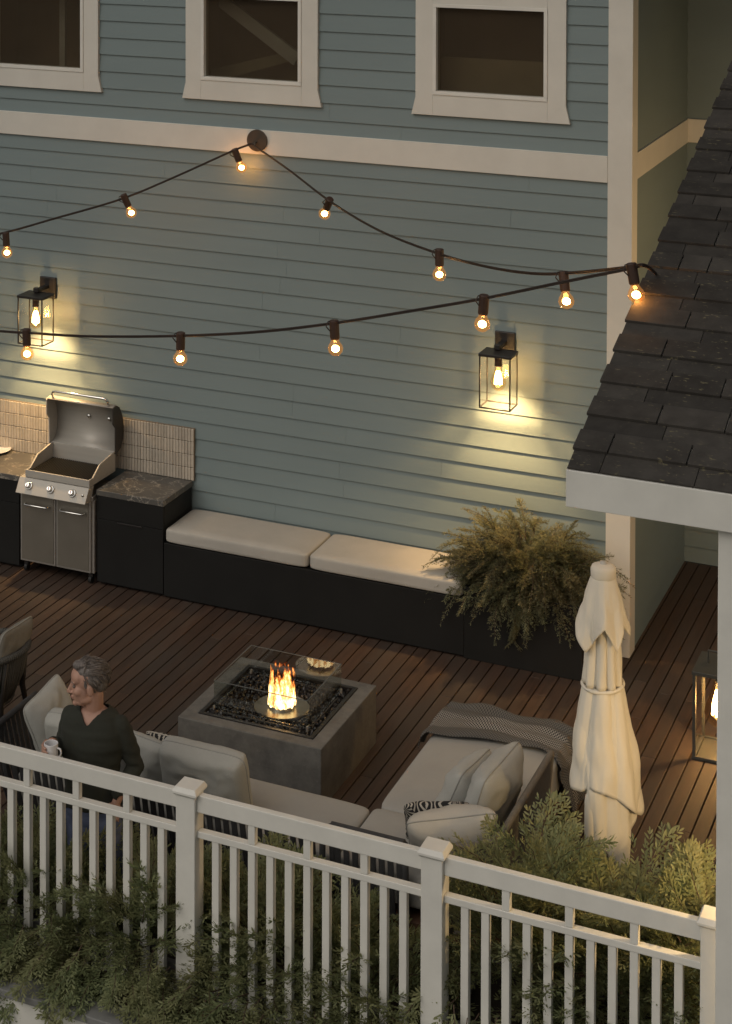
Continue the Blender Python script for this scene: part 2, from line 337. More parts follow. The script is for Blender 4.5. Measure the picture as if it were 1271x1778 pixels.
# ---------------------------------------------------------------- house
YW = 14.83; ZR0, PITCH = 3.64, .1521
house = thing('house', 'blue grey clapboard house with white trim behind the deck', 'house', (-7, YW, 0))
WINS = [(-9.22, -8.26), (-7.084, -6.137), (-4.966, -4.005)]; WZ0, WZ1 = 4.382, 5.133
def siding(mb, frm, to, z0, z1, put, holes=()):
    k = math.floor((z0 - ZR0) / PITCH)
    while ZR0 + k * PITCH < z1:
        zb, zt = max(z0, ZR0 + k * PITCH), min(z1, ZR0 + (k + 1) * PITCH + .012)
        segs = [(frm, to)]
        for h0, h1, hz0, hz1 in holes:
            if zt > hz0 and zb < hz1: segs = [q for s in segs for q in (((s[0], h0), (h1, s[1])) if s[0] < h0 and h1 < s[1] else (s,))]
        for a, b in segs:
            x = a
            while b - x > 1e-4:                       # courses butt jointed out of long boards
                x2 = min(b, x + random.uniform(2.2, 4.6)); x2 = b if b - x2 < .5 else x2
                put(mb, x, x2 - (.0015 if x2 < b else 0), zb, zt); x = x2
        k += 1
def put_front(mb, a, b, zb, zt): mb.prism([(YW + .02, zb), (YW - .017, zb), (YW - .001, zt), (YW + .02, zt)], a, b, 'x')
def put_side(mb, a, b, zb, zt): mb.prism([(-3.37, zb), (-3.340, zb), (-3.352, zt), (-3.37, zt)], a, b, 'y')
def put_rear(mb, a, b, zb, zt): mb.prism([(17.08, zb), (17.047, zb), (17.059, zt), (17.08, zt)], a, b, 'x')
holes = [(a + .02, b - .02, WZ0 - .02, WZ1 + .02) for a, b in WINS]
mb = MB(); siding(mb, -13, -3.5, 0, 6.6, put_front, [(a - .1, b + .1, WZ0 - .05, WZ1 + .05) for a, b in WINS]); mb.build('front_wall', SIDING, house)
mb = MB(); siding(mb, 14.97, 17.06, 0, 6.6, put_side); mb.build('side_wall', SIDING, house)
mb = MB(); siding(mb, -3.36, 1.3, 0, 6.6, put_rear); mb.build('rear_wall', SIDING, house)
box('corner_board', WHITE, house, -3.519, -3.325, 14.80, 14.985, 0.003, 6.6, bevel=.003)
box('band_board', WHITE, house, -13, -3.5195, 14.797, 14.84, 3.767, 3.978, bevel=.003)
MB().box(-3.37, -3.33, 14.986, 17.03, 3.779, 3.989).box(-3.37, 1.3, 17.031, 17.07, 3.779, 3.989).build('recess_band_board', WHITE, house, bevel=.002)
MB().box(-13.2, -3.0, 14.15, 14.83, 6.45, 6.6).box(-3.0, 1.4, 16.4, 17.05, 6.45, 6.6).build('eave', WHITE, house, bevel=.004)
box('roof', SHINGLE, house, -13.2, 1.4, 14.1, 24, 6.602, 6.75)
mb = MB().box(-13, -3.38, 14.86, 15.0, 0, 4.35).box(-13, -3.38, 14.86, 15.0, 5.16, 6.44)
for a, b in zip([-13] + [w_[1] for w_ in WINS], [w_[0] for w_ in WINS] + [-3.38]): mb.box(a, b, 14.86, 15.0, 4.3501, 5.1599)
mb.build('wall_core', DARKIN, house)
for i, (a, b) in enumerate(WINS):
    fr = MB(); s = .15; fl = .035; zt = WZ1 + .14; zb = WZ0 - .172; zf = WZ0 - .027; y0, y1 = 14.79, 14.835
    for sgn, e, o in ((-1, a, a - s), (1, b, b + s)): fr.prism([(e - sgn * 0, zt), (o, zt), (o, zf), (o + sgn * fl, zb), (e, zb)][::sgn], y0, y1, 'y')
    fr.box(a, b, y0, y1, WZ1, zt); fr.box(a, b, y0, y1, zb, WZ0)
    f = fr.build('window', WHITE, house, bevel=.003)
    MB().box(a + .0, a + .03, 14.782, 14.88, WZ0 + .031, WZ1 - .031).box(b - .03, b, 14.782, 14.88, WZ0 + .031, WZ1 - .031).box(a, b, 14.782, 14.88, WZ0, WZ0 + .03).box(a, b, 14.782, 14.88, WZ1 - .03, WZ1).build('sash', RAILW, f, bevel=.002)
    MB().box(a + .028, b - .028, 14.83, 14.836, WZ0 + .028, WZ1 - .028).build('pane', PANE, f)
    rm = MB().box(a - .1, b + .1, 15.40, 15.42, 4.3, 5.2).box(a - .12, a - .1, 15.001, 15.4, 4.3, 5.2).box(b + .1, b + .12, 15.001, 15.4, 4.3, 5.2).box(a - .1, b + .1, 15.001, 15.4, 4.28, 4.3).box(a - .1, b + .1, 15.001, 15.4, 5.2, 5.22)
    rm.build('room_interior', DARKIN, f)
    if i == 0: box('curtain_edge', BEAMM, f, b - .40, b - .34, 15.05, 15.09, 4.302, 5.19)
    if i == 1:  # pale bars shaped to stand for a beam reflected in this pane
        MB().prism([(a + .05, 5.0), (a + .05, 5.13), (b - .12, 4.62), (b - .18, 4.52)], 15.05, 15.1, 'y').build('reflected_beam', BEAMM, f)
        MB().prism([(a - .1, 4.3), (a - .1, 4.42), (b + .2, 4.75), (b + .2, 4.68)], 15.2, 15.25, 'y').build('reflected_bar', REFLTONE, f)
    if i == 2: box('reflected_panel', REFLTONE, f, a - .1, b + .1, 15.1, 15.12, 4.302, 4.66)  # paler panel standing for the reflection low in this pane

PORCH_W = 28; PEN = (-1.15, 9.8, 1.55)
# ---------------------------------------------------------------- porch roof
porch = thing('porch_roof', 'dark shingled porch roof with white fascia on a white post', 'porch roof', (-1.0, 9.1, 0))
PX0, PX1, PY0, PZ0, SL = -2.331, 1.2, 9.0, 3.432, .3385
cs = 1 / math.hypot(1, SL); sn = SL * cs
def onroof(x, s, h): return (x, PY0 + s * cs - h * sn, PZ0 + s * sn + h * cs)   # s along the slope, h above it
def rbox(mb, x0, x1, s0, s1, h0, h1, tip=0):
    c = [onroof(*p) for p in ((x0, s0, h0), (x1, s0, h0), (x1, s1, h0 - tip), (x0, s1, h0 - tip), (x0, s0, h1), (x1, s0, h1), (x1, s1, h1 - tip), (x0, s1, h1 - tip))]
    mb.add(c, [(0, 3, 2, 1), (4, 5, 6, 7), (0, 1, 5, 4), (1, 2, 6, 5), (2, 3, 7, 6), (3, 0, 4, 7)])
mb = MB(); step = .2925; n = int(8.5 / step)
for k in range(0, n):
    s0 = .13 + k * step
    lo = max(s0 - .14, -.02)
    x = PX0 + .004; x1 = x + random.uniform(.1, .5)
    while x < PX1:                                    # lower lay: thin joints
        rbox(mb, x, min(x1, PX1) - .003, lo, s0 + .03, -.004, .006 + random.uniform(0, .002)); x = x1; x1 += random.uniform(.42, .56)
    x = PX0 - .003; x1 = x + random.uniform(.17, .42)
    while x < PX1:                                    # upper lay: tabs with open slots, thick butt edge
        rbox(mb, x, min(x1, PX1) - .008, s0, s0 + .168, .007, .022 + random.uniform(0, .002), .008); x = x1; x1 += random.choice((.16, .27, .33, .38))
mb.build('shingles', SHINGLE, porch, bevel=.002)
mb = MB(); rbox(mb, PX0 + .01, PX1, .012, 8.5, -.14, -.006); mb.build('roof_deck', WHITE, porch)
box('fascia', RAILW, porch, PX0, PX1, PY0 - .02, PY0 + .02, 3.244, 3.424, bevel=.003)
box('soffit_beam', RAILW, porch, PX0 + .3, PX1, PY0 + .06, PY0 + .26, 3.25, 3.38)
box('porch_post', RAILW, porch, -1.615, -1.385, PY0 + .03, PY0 + .25, -3.2, 3.243, bevel=.006)

MB().lathe([(.001, 0), (.10, 0), (.12, -.03), (.11, -.06), (.001, -.07)], (-.9, 11.0, 3.02), 28).build('unseen_ceiling_lamp', emit('lamp_diffuser', (1, .66, .34), 3), porch, smooth=True)  # unseen lamp, added as a source for the warm porch light
lamp('porch_glow', (-.9, 11.0, 2.85), PORCH_W, (1, .68, .36), .12, porch)
MB().lathe([(.001, 0), (.10, 0), (.12, -.03), (.11, -.06), (.001, -.07)], (-1.3, 14.9, 3.3), 28).build('unseen_ceiling_lamp', emit('lamp_diffuser', (1, .66, .34), 3), porch, smooth=True)  # unseen lamp, added to warm the recess walls
lamp('porch_glow', (-1.3, 14.9, 3.15), 75, (1, .62, .27), .12, porch)
MB().tube([(PEN[0], PEN[1], 3.5), (PEN[0], PEN[1], PEN[2] + .12)], .006, 6).lathe([(.02, .14), (.03, .12), (.10, .03), (.10, .02), (.001, .02)], PEN, 24).build('unseen_pendant_lamp', BLACKM, porch)  # unseen lamp, added to light the shrubs beside the post
lamp('porch_glow', PEN, 72, (1, .66, .28), .05, porch)
# ---------------------------------------------------------------- railing
rail = thing('deck_railing', 'white painted railing with square balusters along the deck edge', 'railing', (-4.5, 9.36, 0))
XP = [-7.447, -6.005, -4.564, -3.1245, -1.682]; YF = 9.33
def rpost(x):
    p = MB().box(x - .059, x + .059, YF, YF + .118, -.04, 1.148).build('post', RAILW, rail, bevel=.004)
    c = MB(); h = .066
    def sq(r, z): return [(x - r, YF + .059 - r, z), (x + r, YF + .059 - r, z), (x + r, YF + .059 + r, z), (x - r, YF + .059 + r, z)]
    c.loft([sq(.06, 1.14), sq(.070, 1.149), sq(.075, 1.155), sq(.075, 1.166), sq(.063, 1.188), sq(.06, 1.19)]); c.build('cap', RAILW, p, bevel=.003)
for x in XP: rpost(x)
for a, b in list(zip(XP[:-1], XP[1:])) + [(-8.89, XP[0])]:
    a += .06; b -= .06
    box('top_rail', RAILW, rail, a, b, YF + .026, YF + .070, 1.054, 1.152, bevel=.005)
    box('mid_rail', RAILW, rail, a, b, YF + .029, YF + .079, .908, .946, bevel=.004)
    box('bottom_rail', RAILW, rail, a, b, YF + .027, YF + .083, -.03, .012, bevel=.004)
    for k in range(1, 12):
        xc = a + (b - a) * k / 12
        if k % 3 == 0: MB().box(xc - .021, xc + .021, YF + .033, YF + .075, .013, .907).box(xc - .021, xc + .021, YF + .033, YF + .075, .947, 1.053).build('baluster', RAILW, rail, bevel=.003)
        else: MB().box(xc - .021, xc + .021, YF + .034, YF + .076, .013, .907).build('baluster', RAILW, rail, bevel=.003)

# ---------------------------------------------------------------- bench, planter, counters
YB = 14.229
pl = thing('garden_bench', 'long matte black built-in bench carrying two pale cushions', 'bench', (-5.8, 14.5, 0))
box('bench_base', BLACK, pl, -7.165, -4.505, YB, 14.80, .02, .476, bevel=.003)
box('kick_plinth', BLACK, pl, -7.165, -4.505, YB + .03, 14.79, 0.002, .0195)
def cushion(x0, x1, y0, y1, z0, z1, crown=.012, r=.03, nx=16, ny=10):
    """soft box: rounded edges, slightly crowned top"""
    bm = bmesh.new(); bmesh.ops.create_cube(bm, size=1)
    bmesh.ops.subdivide_edges(bm, edges=bm.edges[:], cuts=9, use_grid_fill=True)
    hx, hy, hz = (x1 - x0) / 2, (y1 - y0) / 2, (z1 - z0) / 2; m = MB(); sd_ = random.random() * 90
    vs = []
    for v in bm.verts:
        p = [v.co.x * 2, v.co.y * 2, v.co.z * 2]
        q = Vector((math.copysign(abs(p[0]) ** .75, p[0]) * hx, math.copysign(abs(p[1]) ** .75, p[1]) * hy, p[2] * hz))
        core = Vector((max(-hx + r, min(hx - r, q.x)), max(-hy + r, min(hy - r, q.y)), max(-hz + r, min(hz - r, q.z))))
        d = q - core
        if d.length > 1e-6 and (abs(d.x) > 1e-6) + (abs(d.y) > 1e-6) + (abs(d.z) > 1e-6) > 1: q = core + d.normalized() * r
        if p[2] > .9: q.z += crown * (1 - p[0] ** 4) * (1 - p[1] ** 4)
        nz = noise.noise(q * 4 + Vector((sd_, 0, 0))) * .004; q += Vector((0, 0, nz)) if p[2] > 0 else Vector((0, nz, 0))
        vs.append(q + Vector(((x0 + x1) / 2, (y0 + y1) / 2, (z0 + z1) / 2)))
    m.add(vs, [tuple(v.index for v in f.verts) for f in bm.faces]); bm.free(); return m
def place_cushion(name, label, x0, x1, y0, y1, z0, z1, mat, group, cat='cushion', r=.03, crown=.012):
    ob = cushion(x0, x1, y0, y1, z0, z1, crown, r).build(name, mat, smooth=True, sub=1)
    return tag(ob, label, cat, group)
place_cushion('bench_cushion', 'pale linen bench cushion beside the stone counter', -7.155, -5.842, YB - .012, 14.79, .478, .605, LINEN, 'cushions on the black bench')
place_cushion('bench_cushion', 'pale linen bench cushion partly under the planter juniper', -5.828, -4.518, YB - .012, 14.79, .478, .605, LINEN, 'cushions on the black bench')
pb = thing('planter_box', 'matte black planter box at the end of the bench', 'planter', (-4.0, 14.5, 0))
m = MB(); m.box(-4.503, -3.56, YB, YB + .02, 0.002, .575).box(-4.503, -3.56, 14.78, 14.795, .002, .575).box(-4.503, -4.483, YB + .021, 14.779, .002, .575).box(-3.58, -3.56, YB + .021, 14.779, .002, .575).build('planter_shell', BLACK, pb, bevel=.003)
box('soil', SOIL, pb, -4.48, -3.585, YB + .025, 14.775, .4, .50)
def counter(label, x0, x1, seams, loc, drawer):
    c = thing('kitchen_counter', label, 'counter', loc)
    box('cabinet', BLACK, c, x0, x1, YB + .021, 14.79, .03, .783)
    box('kick_plinth', BLACK, c, x0, x1, YB + .05, 14.78, .002, .0295)
    for a, b in seams:
        box('drawer', BLACK, c, a + .002, b - .002, YB, YB + .02, .585, .78, bevel=.002)
        d = box('door', BLACK, c, a + .002, b - .002, YB, YB + .02, .032, .581, bevel=.002)
        box('handle', BLACKM, d, (a + b) / 2 - .12, (a + b) / 2 + .12, YB - .008, YB - .0005, .566, .58, bevel=.002)
    box('countertop', MARBLE, c, x0 - .002, x1 + .004, YB - .008, 14.795, .785, .835, bevel=.004); return c
counter('black cabinet with grey veined stone top between the grill and bench', -7.815, -7.17, [(-7.815, -7.17)], (-7.5, 14.5, 0), 1)
counter('black cabinet with grey veined stone top on the far side of the grill', -10.6, -8.60, [(-10.6, -9.93), (-9.93, -9.26), (-9.26, -8.6)], (-9.6, 14.5, 0), 1)
bs = thing('tile_backsplash', 'beige finger tile backsplash behind the grill and counters', 'backsplash', (-8.8, 14.81, .84))
box('backing', GROUT, bs, -10.6, -7.15, 14.798, 14.815, .836, 1.298, bevel=0)
m = MB(); tw, th = .0293, .1145
for r_ in range(4):
    x = -7.152
    while x > -10.6:
        z0 = .838 + r_ * .115; j = random.uniform(-.0012, .0012)
        m.box(x - tw + .003, x, 14.786 + j, 14.797, z0, z0 + th - .004); x -= tw
m.build('tiles', TILE, bs, bevel=.003, seg=1)
d = MB().lathe([(.001, 0), (.09, 0), (.13, .012), (.16, .022), (.165, .026), (.155, .026), (.12, .016), (.001, .012)], (-9.16, 14.70, .836), 32).build('serving_plate', CERAMIC, smooth=True)
tag(d, 'round white plate lying on the stone counter under the lit tiles', 'plate')

# ---------------------------------------------------------------- grill
g = thing('barbecue_grill', 'stainless steel gas barbecue on casters with its lid open', 'grill', (-8.2, 14.45, 0))
GX0, GX1 = -8.575, -7.825
box('cart_body', STEEL, g, GX0 + .012, GX1 - .002, 14.205, 14.72, .1, .74, bevel=.004)
gm = (GX0 + GX1) / 2 - .002
for a, b in ((GX0 + .014, gm - .004), (gm + .004, GX1 - .028)):
    dr = MB().box(a, b, 14.185, 14.204, .105, .73).build('door', STEEL, g, bevel=.004)
    MB().box(a + .016, b - .016, 14.180, 14.1845, .123, .712).build('door_panel', STEELD, dr, bevel=.003)
    c = (a + b) / 2 + .0; zz = .625
    MB().tube([(c - .12, 14.178, zz), (c - .12, 14.145, zz), (c - .108, 14.135, zz), (c + .108, 14.135, zz), (c + .12, 14.145, zz), (c + .12, 14.178, zz)], .008, 10).build('handle', CHROME, dr, smooth=True)
pn = MB().prism([(14.16, .858), (14.085, .738), (14.20, .728), (14.25, .858)], GX0 + .02, GX1 - .03, 'x').build('control_panel', MATSTEEL, g, bevel=.004)
nrm = Vector((0, -.848, .53)); 
for fx in (.14, .42, .70):
    c = Vector((GX0 + .03 + fx * .78, 14.1185, .805)); t = Vector((0, .53, .848)); u = Vector((1, 0, 0))
    rr = lambda r_, h: [c + nrm * h + (u * math.cos(2 * PI * k / 18) + t * math.sin(2 * PI * k / 18)) * r_ for k in range(18)]
    kb = MB().loft([rr(.034, .0), rr(.034, .007), rr(.025, .010), rr(.023, .034), rr(.018, .038)]).build('knob', CHROME, g, smooth=False, bevel=.002)
    MB().add([c + nrm * .0385 + u * a_ + t * b_ for a_, b_ in ((-.004, -.016), (.004, -.016), (.004, .016), (-.004, .016))], [(0, 1, 2, 3)]).build('indicator', P('red_mark', (.28, .04, .025), .5), kb)
c = Vector((GX0 + .03 + .83 * .78, 14.1185, .80)); MB().ell(c, (.013, .008, .013)).build('ignition_button', CHROME, g, smooth=True)
for sx in (0, 1):
    X = GX1 - .03 if sx else GX0 + .004
    box('side_rail', STEEL, g, X, X + .022, 14.19, 14.72, .735, .775)
# firebox: open tray with rising sides
zt0, zt1 = .862, .925
fb = MB()
fb.box(GX0 + .075, GX1 - .03, 14.165, 14.18, zt0, zt1); fb.box(GX0 + .075, GX1 - .03, 14.63, 14.645, zt0, 1.04)
side = [(14.181, zt0), (14.629, zt0), (14.629, 1.04), (14.36, 1.005), (14.235, .925), (14.181, .925)]
fb.prism(side, GX0 + .075, GX0 + .09, 'x'); fb.prism(side, GX1 - .045, GX1 - .03, 'x')
box('fire_tray', IRON, g, GX0 + .0901, GX1 - .0451, 14.1801, 14.6299, zt0 - .02, zt0 + .005)
fb.build('firebox', MATSTEEL, g, bevel=.003)
gr = MB(); x = GX0 + .098
while x < GX1 - .055:
    gr.box(x, x + .010, 14.19, 14.615, .895, .908); x += .021
for y in (14.26, 14.40, 14.55): gr.box(GX0 + .092, GX1 - .047, y, y + .012, .884, .8925)
gr.build('cooking_grate', IRON, g)
# lid: open shell, swung up and back on the hinge
LX0, LX1 = GX0 + .045, GX1 - .015
prof = [(14.585, 1.44), (14.64, 1.452), (14.70, 1.42), (14.755, 1.33), (14.773, 1.23), (14.765, 1.12), (14.72, 1.05), (14.645, 1.02)]
pin = [(y - .012 if i not in (0, 1) else y, z - .006 * (i < 2)) for i, (y, z) in enumerate(prof)]
sh = MB(); sh.loft([[(LX0 + .012, y, z) for y, z in prof], [(LX1 - .012, y, z) for y, z in prof]], cap=False, closed=False)
lid = sh.build('lid', MATSTEEL, g, smooth=True, solid=.01)
edge = [(14.585, 1.44), (14.585, 1.31), (14.62, 1.265), (14.62, 1.02)]
for X, mt in ((LX0, MATSTEEL), (LX1 - .012, LIDSIDE)): MB().prism(prof + [(14.62, 1.02), (14.62, 1.255), (14.575, 1.30), (14.575, 1.436)], X, X + .012, 'x').build('lid_side', mt, lid, bevel=.003)
MB().tube([(LX0 + .06, 14.60, 1.445), (LX0 + .06, 14.588, 1.49), (LX0 + .072, 14.58, 1.51), (LX0 + .1, 14.578, 1.518), (LX1 - .1, 14.578, 1.518), (LX1 - .072, 14.58, 1.51), (LX1 - .06, 14.588, 1.49), (LX1 - .06, 14.60, 1.445)], .012, 12).build('lid_handle', CHROME, lid, smooth=True)
for fx in (.5, .8): MB().ell((LX0 + fx * (LX1 - LX0), 14.752, 1.28), (.022, .012, .022)).build('bolt', CHROME, lid, smooth=True)
for X in (GX0 + .05, GX1 - .05):
    for Y in (14.235, 14.66):
        cst = MB(); cst.loft([[(X + o, Y + .034 * math.cos(2 * PI * k / 16), .036 + .034 * math.sin(2 * PI * k / 16)) for k in range(16)] for o in (-.014, .014)])
        w_ = cst.build('caster', RUBBER, g, bevel=.003); MB().box(X - .02, X + .02, Y - .014, Y + .018, .055, .099).build('fork', BLACKM, w_, bevel=.002)

# ---------------------------------------------------------------- wall lanterns, floor lantern
def bulb_at(c, s, parent, fil):
    """pear shaped clear bulb hanging from c"""
    MB().lathe([(.018 * s, 0), (.02 * s, -.012 * s), (.028 * s, -.04 * s), (.042 * s, -.075 * s), (.046 * s, -.098 * s), (.038 * s, -.124 * s), (.02 * s, -.140 * s), (.002, -.145 * s)], c, 20).build('bulb_glass', BULBG, parent, smooth=True)
    m_ = MB(); 
    for k in range(7):
        a = 2 * PI * k / 7; m_.tube([(c[0] + .010 * s * math.cos(a), c[1] + .010 * s * math.sin(a), c[2] - .032 * s), (c[0] + .019 * s * math.cos(a), c[1] + .019 * s * math.sin(a), c[2] - .07 * s), (c[0] + .021 * s * math.cos(a), c[1] + .021 * s * math.sin(a), c[2] - .105 * s)], .0042 * s, 6)
    m_.build('filament', fil, parent)
def lantern_cage(t, x0, x1, y0, y1, z0, z1, b=.011, mt=BLACKM):
    fr = MB()
    for X in (x0, x1 - b):
        for Y in (y0, y1 - b): fr.box(X, X + b, Y, Y + b, z0 + b, z1)
    for Y in (y0, y1 - b): fr.box(x0, x1, Y, Y + b, z0, z0 + b)
    for X in (x0, x1 - b): fr.box(X, X + b, y0 + b, y1 - b, z0, z0 + b)
    fr.build('frame', mt, t, bevel=.002)
    e = b / 2
    for q in ((x0 + b, x1 - b, y0 + e, y0 + e + .003), (x0 + b, x1 - b, y1 - e, y1 - e + .003), (x0 + e, x0 + e + .003, y0 + b, y1 - b), (x1 - e, x1 - e + .003, y0 + b, y1 - b)):
        MB().box(*q, z0 + b, z1 - .02).build('glass_panel', GLASS, t)
def wall_lantern(xc, label):
    t = thing('wall_lantern', label, 'wall lamp', (xc, 14.8, 2.3), 'black glass lanterns on the house wall')
    box('backplate', BLACKM, t, xc - .105, xc + .062, 14.79, 14.815, 2.29, 2.485, bevel=.006)
    MB().box(xc - .05, xc - .002, 14.60, 14.789, 2.385, 2.415).box(xc - .05, xc - .002, 14.58, 14.62, 2.39, 2.43).build('arm', BLACKM, t, bevel=.004)
    x0, x1, y0, y1, z0, z1 = xc - .13, xc + .128, 14.44, 14.65, 1.945, 2.36
    lantern_cage(t, x0, x1, y0, y1, z0, z1)
    box('roof_plate', BLACKM, t, x0 - .004, x1 + .004, y0 - .004, y1 + .004, z1 + .001, z1 + .024, bevel=.003)
    cx, cy = (x0 + x1) / 2, (y0 + y1) / 2
    sk = MB().lathe([(.030, 0), (.030, -.085), (.026, -.09)], (cx, cy, z1), 18).build('socket', SOCKET, t, smooth=False)
    bulb_at((cx, cy, z1 - .088), 1.38, t, FILA)
    lamp('glow', (cx, cy, z1 - .20), LANT_W, (1, .69, .34), .03, t)
    sp_ = bpy.data.lights.new('downlight', 'SPOT'); sp_.energy = LANT_S; sp_.color = (1, .71, .38); sp_.spot_size = R(115); sp_.spot_blend = 1; sp_.shadow_soft_size = .035
    so_ = bpy.data.objects.new('downlight', sp_); COL.objects.link(so_); so_.parent = t; so_.location = Vector((cx, cy, z1 - .24)) - t.location
    so_.rotation_euler = Vector((0, .27, -1)).to_track_quat('-Z', 'Y').to_euler()
LANT_W = 14; LANT_S = 125
wall_lantern(-4.325, 'lit black box lantern on the clapboard above the planter')
wall_lantern(-8.615, 'lit black box lantern on the clapboard above the grill')
def floor_lantern(label, x0, x1, y0, y1, watt):
    t = thing('floor_lantern', label, 'lantern', ((x0 + x1) / 2, (y0 + y1) / 2, 0), 'dark grey floor lanterns'); xm, ym = (x0 + x1) / 2, (y0 + y1) / 2
    lantern_cage(t, x0, x1, y0, y1, .003, .60, .022, GREYM)
    box('base', GREYM, t, x0 + .0225, x1 - .0225, y0 + .0225, y1 - .0225, .004, .014)
    box('lid', GREYM, t, x0 - .006, x1 + .006, y0 - .006, y1 + .006, .601, .63, bevel=.004)
    MB().tube([(xm - .08, ym, .63), (xm - .08, ym, .72), (xm + .08, ym, .72), (xm + .08, ym, .63)], .008, 8).build('handle', GREYM, t)
    MB().lathe([(.035, 0), (.035, -.08), (.03, -.09)], (xm, ym, .60), 18).build('socket', GREYM, t)
    bulb_at((xm, ym, .515), 2.3, t, FILA)
    lamp('glow', (xm, ym, .36), watt, (1, .66, .30), .04, t)
floor_lantern('large lit dark grey lantern standing on the deck behind the porch post', -2.56, -2.25, 13.37, 13.73, 20)

# ---------------------------------------------------------------- string lights
hk = thing('wall_hook', 'round bronze hook plate on the white band board', 'hook', (-6.545, 14.79, 3.87))
MB().loft([[(-6.545 + .095 * math.cos(2 * PI * k / 32), y, 3.888 + .095 * math.sin(2 * PI * k / 32)) for k in range(32)] for y in (14.796, 14.778)]).build('plate', BRONZE, hk, bevel=.003)
MB().tube([(-6.545, 14.778, 3.875), (-6.545, 14.74, 3.87), (-6.545, 14.735, 3.845)], .008, 8).build('hook', BRONZE, hk)
def onplane(px, A, B):                       # 3-D point on the vertical plane through A and B in plan
    d = Vector(M.T @ np.array([(px[0] - CX) / F, (px[1] - CY) / F, 1.])); e = Vector(EYE.tolist()); n = Vector((-(B[1] - A[1]), B[0] - A[0], 0))
    tt = (Vector((A[0], A[1], 0)) - e).dot(n) / d.dot(n); return e + d * tt
def spline(pts, n=10):
    out = []; p = [pts[0]] + pts + [pts[-1]]
    for i in range(1, len(p) - 2):
        for k in range(n):
            u = k / n; out.append(.5 * ((2 * p[i]) + (-p[i - 1] + p[i + 1]) * u + (2 * p[i - 1] - 5 * p[i] + 4 * p[i + 1] - p[i + 2]) * u * u + (-p[i - 1] + 3 * p[i] - 3 * p[i + 1] + p[i + 2]) * u ** 3))
    return out + [pts[-1]]
def string_light(label, A, B, cord, bulbs, ext=None):
    pts = [onplane(p, A, B) for p in cord]
    if B == RE: pts.append(Vector((-2.27, 10.72, 4.03)))
    t = thing('string_light', label, 'string light', tuple(pts[len(pts) // 2]), 'festoon light strings over the deck')
    sp = spline(pts); MB().tube(sp, .0058, 6).tube([p + Vector((0, 0, -.009)) for p in sp], .0048, 6).build('cord', CABLE, t, smooth=True)
    for (sx, sy), (bx, by) in bulbs:
        a, b = onplane((sx, sy), A, B), onplane((bx, by), A, B); ax = (b - a).normalized(); u = ax.orthogonal().normalized(); v = ax.cross(u)
        ring = lambda h, r_: [a + ax * h + (u * math.cos(2 * PI * k / 14) + v * math.sin(2 * PI * k / 14)) * r_ for k in range(14)]
        sk = MB().loft([ring(-.005, .024), ring(.0, .03), ring(.105, .03), ring(.115, .026)]).build('socket', SOCKET, t, smooth=False, bevel=.002)
        MB().tube([a + ax * .06 + u * .03, a + ax * .03 + u * .055, a - ax * .0 + u * .04, a], .004, 6).build('clip', CABLE, sk)
        bl = MB().loft([ring(.116, .022), ring(.13, .028), ring(.148, .041), ring(.17, .048), ring(.192, .043), ring(.21, .026), ring(.217, .004)]).build('bulb', GLOWB, t, smooth=True)
        MB().ell(a + ax * .172, (.025, .025, .021), 10, 8).build('filament', SFILA, bl, smooth=True)
        lamp('glow', tuple(a + ax * .17), STR_W, (1, .62, .30), .025, bl)
STR_W = 1.6
HOOK = (-6.545, 14.735); RE = (-2.30, 10.42)
string_light('string of warm bulbs rising from outside the frame to the wall hook', (-9.6, 12.9), HOOK, [(-130, 432), (0, 405), (97, 378), (210, 345), (300, 308), (400, 263), (436, 249)],
             [((10, 404), (12, 438)), ((214, 338), (227, 367)), ((407, 259), (419, 290))], None)
string_light('string of warm bulbs sagging from the wall hook to the porch roof', HOOK, RE, [(436, 249), (500, 293), (575, 350), (660, 400), (763, 440), (850, 463), (930, 474), (1000, 472), (1090, 463), (1118, 459)],
             [((573, 346), (562, 375)), ((763, 433), (763, 467)), ((978, 472), (982, 510))])
string_light('lowest string of warm bulbs crossing in front of both wall lanterns', (-8.4, 11.6), RE, [(-130, 565), (0, 574), (46, 577), (160, 583), (315, 582), (450, 575), (580, 560), (700, 541), (840, 517), (980, 488), (1090, 466), (1118, 460)],
             [((46, 572), (47, 613)), ((314, 578), (313, 622)), ((580, 557), (582, 597)), ((841, 513), (838, 553)), ((1096, 458), (1102, 495))], None)
# ---------------------------------------------------------------- fire pit
fp = thing('fire_pit', 'low square concrete fire pit with a burning flame inside a glass guard', 'fire pit', (-5.17, 12.08, 0))
X0, X1, Y0, Y1, ZT = -5.707, -4.64, 11.55, 12.612, .416; I0, I1, J0, J1 = -5.603, -4.743, 11.658, 12.512
m = MB(); m.box(X0, X1, Y0, J0, .002, ZT).box(X0, X1, J1, Y1, .002, ZT).box(X0, I0, J0, J1, .002, ZT).box(I1, X1, J0, J1, .002, ZT)
bm_ = MB()   # one ring solid: outer walls, rim, inner walls
o = [(X0, Y0), (X1, Y0), (X1, Y1), (X0, Y1)]; i_ = [(I0, J0), (I1, J0), (I1, J1), (I0, J1)]
vs = [(*p, .002) for p in o] + [(*p, ZT) for p in o] + [(*p, ZT) for p in i_] + [(*p, .3) for p in i_]
bm_.add(vs, [(k, (k + 1) % 4, 4 + (k + 1) % 4, 4 + k) for k in range(4)] + [(4 + k, 4 + (k + 1) % 4, 8 + (k + 1) % 4, 8 + k) for k in range(4)] + [(8 + k, 8 + (k + 1) % 4, 12 + (k + 1) % 4, 12 + k) for k in range(4)])
bm_.build('pit_body', CONC, fp, bevel=.006)
m = MB(); w_ = .03
